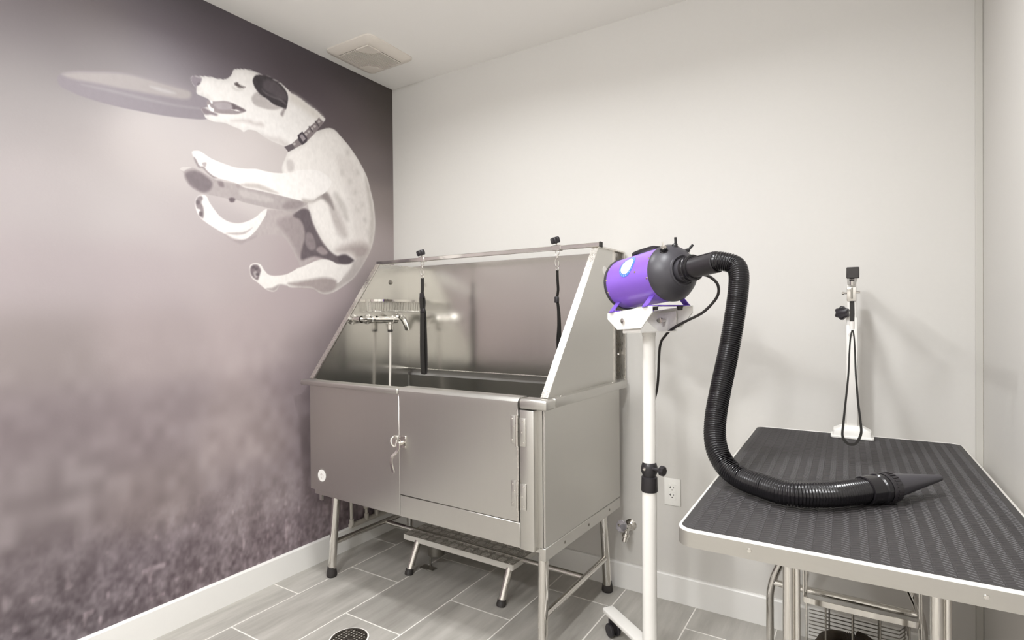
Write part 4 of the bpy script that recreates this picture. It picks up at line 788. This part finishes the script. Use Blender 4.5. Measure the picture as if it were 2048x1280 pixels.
# ---------------------------------------------------------------- purple dryer with hose
def make_dryer():
    tilt = math.radians(5.0)
    X = (AX * math.cos(tilt) + Vector((0, 0, math.sin(tilt)))).normalized(); Yv = SIDE; Zv = X.cross(Yv).normalized()
    base = Vector((SP.x, SP.y, 1.2525))
    t = thing('pet_dryer', 'purple cylindrical pet dryer with a charcoal nose and long black hose', 'dryer', base)
    t.rotation_euler = Matrix((X, Yv, Zv)).transposed().to_euler()
    HC = .1035; R = .0895; B0, B1 = -.125, .125          # local: axis at height HC, body from B0 to B1
    Mi = (Matrix.Translation(base) @ Matrix((X, Yv, Zv)).transposed().to_4x4()).inverted()
    W = lambda p: Mi @ Vector(p)                          # world to dryer-local
    body = lathe('body', [(R, B0), (R, B1)], (0, 0, HC), (1, 0, 0), M_PURPLE, t, 48)
    def cyl(az, r, x):      # az from top, positive towards the room
        return Vector((x, -r * math.sin(az), HC + r * math.cos(az)))
    lathe('rear_cap', [(0, B0 - .022), (.06, B0 - .022), (.078, B0 - .018), (R + .0005, B0 - .004), (R + .0035, B0), (R + .0035, B0 + .010), (R, B0 + .011)], (0, 0, HC), (1, 0, 0), M_DOME, t, 48)
    lathe('nose_dome', [(R + .001, B1 - .002), (R + .003, B1), (R + .003, B1 + .010), (R - .003, B1 + .022), (.077, B1 + .038), (.062, B1 + .052), (.051, B1 + .058), (.050, B1 + .062), (.046, B1 + .064), (.0455, B1 + .058), (.036, B1 + .056), (0, B1 + .056)], (0, 0, HC), (1, 0, 0), M_DOME, t, 48)
    lathe('outlet_neck', [(.0385, B1 + .05), (.0375, B1 + .092), (0, B1 + .092)], (0, 0, HC), (1, 0, 0), M_DOME, t, 32)
    lathe('clamp_ring', [(.0385, B1 + .080), (.041, B1 + .082), (.041, B1 + .094), (.039, B1 + .096), (.0405, B1 + .098), (.0405, B1 + .108), (.034, B1 + .110)], (0, 0, HC), (1, 0, 0), M_BLKGL, t, 32)
    cuff = lathe('hose_cuff', [(.0325, B1 + .10), (.0325, B1 + .112), (.0312, B1 + .116), (.0312, B1 + .205), (.0285, B1 + .207)], (0, 0, HC), (1, 0, 0), M_BLKPL, t, 32)
    for az in (.35, .55):
        bm = bmesh.new(); p = cyl(az, .0312, B1 + .16); n = Vector((0, -math.sin(az), math.cos(az))); obox(bm, p, (1, 0, 0), n, Vector((1, 0, 0)).cross(n), .044, .0012, .0009); fin('cuff_rib', bm, M_BLKPL, cuff)
    # corrugated hose
    end = Vector((B1 + .19, 0, HC)); e2 = Vector((B1 + .215, 0, HC + .0005))
    wp = [(2.013, -.722, 1.374), (2.028, -.733, 1.350), (2.030, -.748, 1.300), (2.023, -.771, 1.217), (2.012, -.801, 1.122), (2.001, -.845, 1.031), (1.996, -.884, .957), (2.004, -.916, .899), (2.029, -.938, .858), (2.069, -.962, .838), (2.124, -.996, .834), (2.185, -1.022, .8335), (2.260, -.984, .8335), (2.330, -.908, .8335)]
    pts = cr([end, e2] + [W(p) for p in wp], 24)
    # resample evenly
    P = [pts[0]]; acc = 0; step = .0015
    for a, b in zip(pts, pts[1:]):
        d = (b - a).length; pos = 0
        while acc + d - pos >= step:
            pos += step - acc; P.append(a.lerp(b, pos / d)); acc = 0
        acc += d - pos
    rad = [.0276 if i % 4 in (0, 1) else .0240 for i in range(len(P))]
    bm = bmesh.new(); add_sweep(bm, P, circ(1, 22), radii=rad); fin('hose', bm, M_HOSE, t, 70)
    a, b = W((2.322, -.917, .8335)), W((2.477, -.742, .8335)); d = (b - a).normalized(); L_ = (b - a).length
    nz = lathe('nozzle_cuff', [(.0282, 0), (.0312, .001), (.0312, .036), (.0300, .037), (.0335, .040), (.0335, .054), (.031, .056)], a, d, M_BLKGL, t, 32)
    lathe('nozzle_ring', [(.0345, .052), (.0355, .054), (.0355, .060), (.0345, .061), (.034, .063), (.034, .080), (.030, .083)], a, d, M_BLKPL, nz, 32)
    for i in range(28):
        an = 2 * PI * i / 28; u = Vector((0, 0, 1)); u = (u - d * u.dot(d)).normalized(); v = d.cross(u); n = u * math.cos(an) + v * math.sin(an)
        bm = bmesh.new(); obox(bm, a + d * .0715 + n * .0342, d, n, d.cross(n), .0075, .0012, .0016); fin('grip_rib', bm, M_BLKPL, nz)
    lathe('nozzle_cone', [(.029, .078), (.0285, .084), (.0265, .095), (.010, L_ - .02), (.0072, L_), (.005, L_), (.005, L_ - .01)], a, d + Vector((0, 0, .035)), M_DOME, nz, 32)
    # feet and cradle legs
    for x in (-.095, .095):
        fr = box('cradle', x - .0125, x + .0125, -.088, .088, .0, .003, M_PURPLED, t)
        for s in (-1, 1):
            bm = bmesh.new(); p0 = Vector((x, s * .086, .001)); p1 = Vector((x, s * .052, .038)); dd = (p1 - p0).normalized()
            obox(bm, (p0 + p1) / 2, (1, 0, 0), dd, dd.cross(Vector((1, 0, 0))), .0125, (p1 - p0).length / 2 + .004, .0014); fin('cradle_arm', bm, M_PURPLED, fr)
    for x in (-.095, .100):
        for s in (-1, 1):
            lathe('rubber_foot', [(.0105, 0), (.0082, -.0135), (0, -.0135)], (x, s * .050, 0), (0, 0, 1), M_BLKRUB, t, 14)
    # handle on top
    hd = bmesh.new(); add_sweep(hd, cr([(-.058, 0, HC + R + .002), (-.056, 0, HC + R + .008), (-.03, 0, HC + R + .011), (.04, 0, HC + R + .011), (.066, 0, HC + R + .008), (.068, 0, HC + R + .002)], 5), [(.0045, .010), (-.0045, .010), (-.0045, -.010), (.0045, -.010)], up=(0, 0, 1)); fin('handle', hd, M_BLKPL, t, 40)
    # round sticker wrapped on the body
    def wrapped(name, r0, r1, az0, x0, off, m, parent, n=40):
        bm = bmesh.new(); rr = R + off; k = 6; rings = []
        for q in range(k + 1):
            rd = r0 + (r1 - r0) * q / k
            rings.append([bm.verts.new(cyl(az0 + rd * math.sin(2 * PI * i / n) / rr, rr, x0 + rd * math.cos(2 * PI * i / n))) for i in range(n)])
        for A, B in zip(rings, rings[1:]):
            for i in range(n): bm.faces.new((A[i], A[(i + 1) % n], B[(i + 1) % n], B[i]))
        if r0 < 1e-4: bmesh.ops.remove_doubles(bm, verts=bm.verts, dist=1e-6)
        return fin(name, bm, m, parent, 60)
    AZ, XS = math.radians(61), .000
    st = wrapped('sticker', .0, .040, AZ, XS, .0006, M_BLUE, t); st['label'] = 'round blue and white sticker on the purple body'
    wrapped('sticker_disc', .0, .0305, AZ, XS, .0012, M_STICK, st)
    bm = bmesh.new()
    def ring_text(s, a0, a1, size, rd, flip):
        for k, ch in enumerate(s):
            a = math.radians(a0 + (a1 - a0) * k / (len(s) - 1)); vs, fs = glyph(ch); vv = []
            for v in vs:
                u, h = v.x * size, v.y * size
                if flip: px, pa = rd * math.cos(a) - h * math.cos(a) - u * math.sin(a), rd * math.sin(a) - h * math.sin(a) + u * math.cos(a)
                else: px, pa = (rd + h) * math.cos(a) + u * math.sin(a), (rd + h) * math.sin(a) - u * math.cos(a)
                vv.append(bm.verts.new(cyl(AZ - pa / R, R + .0014, XS + px)))
            for f in fs:
                try: bm.faces.new([vv[i] for i in f])
                except ValueError: pass
    ring_text('FLYING PIG', 150, 30, .0085, .0318, False)
    ring_text('GROOMING', 205, 335, .0085, .0385, True)
    me = bpy.data.meshes.new('lettering'); bm.to_mesh(me); bm.free(); link('lettering', me, M_BLUEL, st)['kind'] = 'stuff'
    # screws
    for az, x in ((1.45, -.115), (.95, -.115), (1.95, -.115), (1.42, .055), (1.0, .115), (1.75, .115)):
        n = Vector((0, -math.sin(az), math.cos(az))); lathe('screw', [(.0036, 0), (.003, .0014), (0, .002)], cyl(az, R, x), n, M_BRASS, t, 10)
    # controls on the nose
    def dome_pt(az, x, r): return cyl(az, r, x), Vector((.62, -math.sin(az) * .78, math.cos(az) * .78)).normalized()
    p, n = dome_pt(.62, B1 + .030, .0805)
    kn = lathe('speed_knob', [(.0135, 0), (.0135, .003), (.0115, .004), (.0105, .014), (.009, .015), (0, .015)], p, n, M_BLKGL, t, 20)
    lathe('knob_cap', [(.0092, .0), (.0085, .002), (0, .0022)], p + n * .015, n, M_CHROME, kn, 16)
    bm = bmesh.new(); obox(bm, p + n * .018 + Vector((-.002, .001, .004)), Vector((0, -.3, 1)), n, Vector((0, -.3, 1)).cross(n), .010, .002, .0028); fin('knob_pointer', bm, M_CHROME, kn)
    for az, lean in ((-.02, (0.1, -.05, 1)), (-.62, (.3, .62, .72))):
        p, n = dome_pt(az, B1 + .026, .0825)
        sw = lathe('toggle_switch', [(.0105, -.002), (.0105, .003), (.0075, .006), (.0055, .011), (0, .011)], p, n, M_BLKGL, t, 18)
        ln = Vector(lean).normalized(); tube('toggle_lever', [p + n * .008, p + n * .008 + ln * .012, p + n * .008 + ln * .022], .0042, M_BLKGL, sw, 12)
    for az, x in ((-.22, B1 + .034), (-.42, B1 + .020), (-.66, B1 + .042)):
        p, n = dome_pt(az, x, .083 - (x - B1) * .18); bm = bmesh.new(); u = Vector((1, 0, 0)) - n * n.x; obox(bm, p - n * .0012, n.cross(u), u, n, .0042, .0011, .0012); fin('marking', bm, M_LETTER, t)
    p, n = dome_pt(-.82, B1 + .030, .0815); bm = bmesh.new(); u = Vector((1, 0, 0)) - n * n.x; obox(bm, p, n.cross(u), u, n, .007, .004, .0025); fin('indicator', bm, M_GREEN, t)
    # power cord
    cw = [(1.880, -.575, 1.362), (1.914, -.572, 1.352), (1.937, -.563, 1.325), (1.930, -.546, 1.287), (1.884, -.532, 1.240), (1.828, -.520, 1.212), (1.778, -.505, 1.186), (1.745, -.482, 1.160), (1.722, -.470, 1.120), (1.714, -.474, .985), (1.694, -.478, .88), (1.684, -.480, .65), (1.684, -.478, .35), (1.684, -.45, .08), (1.67, -.40, .012), (1.62, -.385, .008), (1.585, -.43, .008), (1.62, -.55, .008), (1.75, -.68, .008), (1.95, -.75, .008)]
    tube('power_cord', cr([W(p) for p in cw], 8), .0045, M_BLKRUB, t, 10)
make_dryer()

# ---------------------------------------------------------------- grooming table
TB_ROT = math.radians(1.1); TBW, TBL, TBZ = .625, 1.19, .800
_c, _s = math.cos(TB_ROT), math.sin(TB_ROT)
TB = Vector((1.975 + TBW / 2 * _c + TBL / 2 * _s, -.074 + TBW / 2 * _s - TBL / 2 * _c, 0))
def tbl(p):   # world to table-local
    d = Vector(p) - TB; return Vector((d.x * _c + d.y * _s, -d.x * _s + d.y * _c, d.z))
def rrect(hx, hy, r, n=6):
    out = []
    for qx, qy, a0 in ((1, 1, 0), (-1, 1, 90), (-1, -1, 180), (1, -1, 270)):
        for i in range(n + 1):
            a = math.radians(a0 + 90 * i / n); out.append((qx * (hx - r) + r * math.cos(a), qy * (hy - r) + r * math.sin(a)))
    return out
def make_table():
    t = thing('grooming_table', 'grooming table with a black ribbed rubber top and aluminium edge', 'table', TB, (0, 0, TB_ROT))
    hx, hy = TBW / 2, TBL / 2
    prismo('tabletop', rrect(hx - .004, hy - .004, .030), 'Z', TBZ - .030, TBZ - .003, M_WHITEPLT, t)
    # aluminium edge band, rounded lip
    def ring_strip(name, prof, m, parent):
        bm = bmesh.new(); rings = []
        for ins, z in prof: rings.append([bm.verts.new((x, y, TBZ + z)) for x, y in rrect(hx - ins, hy - ins, max(.004, .034 - ins), 8)])
        n = len(rings[0])
        for A, B in zip(rings, rings[1:]):
            for i in range(n): bm.faces.new((A[i], A[(i + 1) % n], B[(i + 1) % n], B[i]))
        return fin(name, bm, m, parent, 40)
    eb = ring_strip('edge_band', ((.0035, -.035), (0, -.034), (0, -.0035)), M_BAND, t)
    ring_strip('edge_lip', ((0, -.0035), (.0004, -.001), (.002, .0006), (.0062, .0010), (.0070, -.001)), M_ALU, eb)
    mt = prismo('rubber_mat', rrect(hx - .0065, hy - .0065, .028), 'Z', TBZ - .003, TBZ, M_MAT, t)
    # herringbone tread raised on the mat
    bm = bmesh.new(); cw, rw = .0150, .0118
    nx = int((TBW - .03) / cw); ny = int((TBL - .03) / rw)
    for i in range(nx):
        s = 1 if i % 2 else -1
        for j in range(ny):
            x = -nx * cw / 2 + (i + .5) * cw; y = -ny * rw / 2 + (j + .5 + (.0)) * rw
            a = s * math.radians(26); ux, uy = math.cos(a), math.sin(a); hl, hw = .0082, .0026
            v = []
            for kx, ky, z in ((-1, -1, 0), (1, -1, 0), (1, 1, 0), (-1, 1, 0), (-.85, -.62, 1), (.85, -.62, 1), (.85, .62, 1), (-.85, .62, 1)):
                v.append(bm.verts.new((x + ux * hl * kx - uy * hw * ky, y + uy * hl * kx + ux * hw * ky, TBZ - .0002 + z * .0012)))
            for q in ((4, 5, 6, 7), (0, 1, 5, 4), (1, 2, 6, 5), (2, 3, 7, 6), (3, 0, 4, 7)): bm.faces.new([v[k] for k in q])
    tr = fin('mat_tread', bm, M_MATB, mt); tr['kind'] = 'stuff'
    for wx in (2.138, 2.486):
        p = tbl((wx, -1.27, .783)); lathe('screw', [(.0042, 0), (.0036, .0018), (0, .0026)], (p.x, -hy, .783), (0, -1, 0), M_CHROME, t, 12)
    for y in (-.35, 0, .35): lathe('screw', [(.0042, 0), (.0036, .0018), (0, .0026)], (-hx, y, .783), (-1, 0, 0), M_CHROME, t, 12)
    # near leg pair
    for wx in (2.173, 2.461):
        p = tbl((wx - .005, -.9, 0)); lg = tube('leg', [(p.x, p.y, .02), (p.x, p.y, TBZ - .032)], .0130, M_CHROME, t, 22)
        tube('leg_rail', [(p.x + .0185, p.y + .004, .02), (p.x + .0185, p.y + .004, TBZ - .032)], .0072, M_CHROME, lg, 14)
        lathe('rubber_foot', [(0, 0), (.019, 0), (.019, .02), (.0145, .03), (0, .03)], (p.x, p.y, 0), (0, 0, 1), M_BLKRUB, lg, 18)
    a, b = tbl((2.173, -.9, 0)), tbl((2.461, -.9, 0))
    tube('foot_bar', [(a.x, a.y, .06), (b.x, b.y, .06)], .0125, M_CHROME, t, 14)
    # far folding frame: two bent tubes and a cross tube
    for s, wx in ((1, 2.043), (-1, 2.480)):
        q = [(wx, -.25, .03), (wx, -.25, .18), (wx + s * .001, -.25, .245), (wx + s * .012, -.25, .30), (wx + s * .034, -.25, .36), (wx + s * .062, -.25, .43), (wx + s * .075, -.25, .55), (wx + s * .075, -.25, TBZ - .031)]
        bt = tube('bent_leg', cr([tbl(p) for p in q], 6), .0128, M_CHROME, t, 18)
        p = tbl((wx, -.25, 0)); lathe('rubber_foot', [(0, 0), (.018, 0), (.018, .02), (.014, .034), (0, .034)], (p.x, p.y, 0), (0, 0, 1), M_BLKRUB, bt, 16)
    tube('cross_tube', [tbl((2.052, -.25, .286)), tbl((2.474, -.25, .286))], .0118, M_CHROME, t, 16)
make_table()

# wire basket slung under the table
def make_basket():
    org = Vector((2.31, -.45, .25)); t = thing('wire_basket', 'chrome wire storage basket slung under the grooming table', 'basket', org)
    Lp = lambda x, y, z: Vector((x, y, z)) - org
    x0, x1, yn, yf, zr = 2.172, 2.449, -.50, -.285, .365
    band = cr([Lp(x0 - .004, yf, zr + .0), Lp(x0 - .004, yn + .03, zr), Lp(x0, yn + .008, zr), Lp(x0 + .012, yn, zr), Lp((x0 + x1) / 2, yn, zr), Lp(x1 - .012, yn, zr + .002), Lp(x1, yn + .008, zr), Lp(x1 + .004, yn + .03, zr), Lp(x1 + .004, yf, zr)], 5)
    bm = bmesh.new(); add_sweep(bm, band, [(.0085, .0016), (-.0085, .0016), (-.0085, -.0016), (.0085, -.0016)], up=(0, 0, 1)); fin('rim_band', bm, M_CHROME, t, 40)
    zq = .268
    tube('rear_rim', cr([Lp(x0, yf, zq), Lp(x0 + .05, yf, zq), Lp((x0 + x1) / 2, yf, zq), Lp(x1 - .03, yf, zq), Lp(x1 - .012, yf - .01, zq - .012), Lp(x1 - .008, yf - .02, zq - .03)], 5), .0042, M_DULLST, t, 8)
    for x in (x0 - .004, x1 + .006):       # hangers up to the tabletop
        tube('hanger', cr([Lp(x, yn + .01, zr - .01), Lp(x, yn + .012, zr + .1), Lp(x - .002, yn + .014, .60), Lp(x, yn + .016, .767)], 4), .0032, M_CHROME, t, 8)
        tube('hanger', cr([Lp(x + .006, yn + .03, zr - .15), Lp(x + .006, yn + .03, zr + .05), Lp(x + .006, yn + .03, .60), Lp(x + .006, yn + .03, .767)], 4), .0028, M_CHROME, t, 8)
    zb = .140
    for k in range(15):                    # long wires of the far side and the floor, turning up at the right end
        if k < 8: y, z = yf - .012 * (k / 7), zq - .030 - k * .0115
        else: y, z = yf - .02 - (k - 8) * .030, zb
        e = x1 - .03 + .0
        tube('wire', cr([Lp(x0 - .004, y, z + .0), Lp(x0 + .04, y, z), Lp((x0 + x1) / 2, y, z), Lp(e - .012, y, z), Lp(e, y - .004, z + .003), Lp(e + .014, y - .03, z + .035)], 4), .0019, M_DULLST, t, 6)
    for k in range(4):                     # cross wires
        x = x0 + .055 + k * .068
        tube('wire', cr([Lp(x, yf + .003, zq), Lp(x, yf, zq - .05), Lp(x, yf - .010, zb + .02), Lp(x, yf - .03, zb - .003), Lp(x, (yn + yf) / 2, zb - .003), Lp(x, yn + .03, zb - .003), Lp(x, yn + .006, zb + .03), Lp(x, yn + .002, zr)], 5), .0024, M_DULLST, t, 6)
make_basket()
def make_coil():
    """bristly round hose coil lying in the basket"""
    org = Vector((2.285, -.405, .142)); t = thing('coiled_hose', 'dark ribbed coiled hose lying in the wire basket', 'hose', org)
    P = []
    for i in range(900):
        a = i / 900 * 2 * PI * 2.2; r = .078 - .010 * (a / (2 * PI)); P.append((r * math.cos(a), r * .9 * math.sin(a), .030 + .019 * (a / (2 * PI))))
    bm = bmesh.new(); add_sweep(bm, P, circ(1, 14), radii=[.0255 if i % 4 < 2 else .0215 for i in range(len(P))]); fin('coil', bm, M_BRISTLE, t, 70)
    lathe('hose_cuff', [(.022, 0), (.024, .002), (.024, .03), (.0, .03)], P[0], Vector(P[0]) - Vector(P[3]), M_BLKPL, t, 18)
make_coil()

# ---------------------------------------------------------------- grooming arm and loop
def make_arm():
    bx, by = 2.291, -.125
    t = thing('restraint_post', 'white restraint post with a forward arm on the far end of the table', 'post', (bx, by, TBZ), (0, 0, TB_ROT))
    prismo('base_flange', rrect(.064, .040, .008, 4), 'Z', .0016, .009, M_WHITEPLT, t, .002)
    bm = bmesh.new(); rings = []
    for hx, hy, r, z in ((.058, .034, .008, .009), (.056, .033, .008, .028), (.034, .028, .008, .040), (.020, .020, .006, .044)):
        rings.append([bm.verts.new((x, y, z)) for x, y in rrect(hx, hy, r, 4)])
    n = len(rings[0])
    for A, B in zip(rings, rings[1:]):
        for i in range(n): bm.faces.new((A[i], A[(i + 1) % n], B[(i + 1) % n], B[i]))
    bm.faces.new(rings[-1]); fin('base_cover', bm, M_WHITEPLT, t, 35)
    box('lower_post', -.0165, .0165, -.0165, .0165, .035, .418, M_WHITEPL, t, .003, 2)
    box('upper_post', -.0135, .0135, -.0135, .0135, .38, .562, M_WHITEPL, t, .003, 2)
    ar = box('arm_tube', -.0135, .0135, -.455, .0135, .533, .560, M_WHITEPL, t, .002, 1)
    box('end_cap', -.0155, .0155, -.461, -.447, .530, .561, M_BLKRUB, ar, .002, 1)
    tube('knob_stem', [(-.016, -.004, .432), (-.03, -.02, .432)], .005, M_CHROME, t, 10)
    star_knob('clamp_knob', (-.024, -.018, .434), (-.45, -.85, .05), .0245, .018, M_BLKPL, t, 6, .2)
    lathe('stop_button', [(.006, 0), (.006, .004), (0, .005)], (-.004, -.0165, .36), (0, -1, 0), M_STICKG, t, 12)
make_arm()
def make_loop():
    o = Vector((2.297, -.55, 1.332)); t = thing('grooming_loop', 'black cord noose hanging from the white arm over the table', 'leash', o)
    Lp = lambda x, z: Vector((x, -.55, z)) - o
    tube('hanger_ring', [(0.006 * math.cos(a), 0, .004 + .008 * math.sin(a)) for a in [2 * PI * i / 12 for i in range(12)]], .002, M_CHROME, t, 8, True)
    tube('swivel', [(0, 0, -.004), (0, 0, -.02)], .0042, M_CHROME, t, 10)
    for z in (-.003, -.008): lathe('swivel_band', [(.0062, 0), (.0062, .0028), (0, .0028)], (0, 0, z), (0, 0, 1), M_BLKPL, t, 12)
    cb = box('panic_clip', -.0125, .011, -.006, .006, -.066, -.024, M_CHROME, t, .003, 2)
    box('clip_slot', -.0028, .0028, -.0075, -.005, -.058, -.028, M_DULLST, cb, .001, 1)
    tube('clip_pin', [(-.020, 0, -.042), (.020, 0, -.040)], .0028, M_CHROME, cb, 10)
    lathe('pin_head', [(.0045, 0), (.0045, .005), (0, .006)], (-.019, 0, -.042), (-1, 0, 0), M_CHROME, cb, 10)
    ribbon('strap', [(0, 0, -.062), (.0008, 0, -.10), (0, 0, -.125)], (1, 0, 0), .0115, .004, M_WEB, t)
    lathe('cord_stop', [(.0062, 0), (.0062, .022), (0, .022)], (0, 0, -.144), (0, 0, 1), M_STICKG, t, 12)
    q = [(2.2975, 1.186), (2.2935, 1.165), (2.2905, 1.12), (2.288, 1.06), (2.281, .98), (2.275, .915), (2.273, .885), (2.280, .868), (2.294, .861), (2.308, .869), (2.318, .895), (2.317, .925), (2.311, .985), (2.306, 1.06), (2.304, 1.12), (2.302, 1.165), (2.2985, 1.186)]
    bm = bmesh.new(); pth = cr([Lp(*p) for p in q], 5); n_ = len(pth)
    add_sweep(bm, pth, [(.0018, .0018), (-.0018, .0018), (-.0018, -.0018), (.0018, -.0018)], up=(0, 1, 0), radii=[1.05 + .9 * math.sin(PI * i / n_) ** 2 for i in range(n_)]); fin('noose_cord', bm, M_WEB, t, 40)
make_loop()
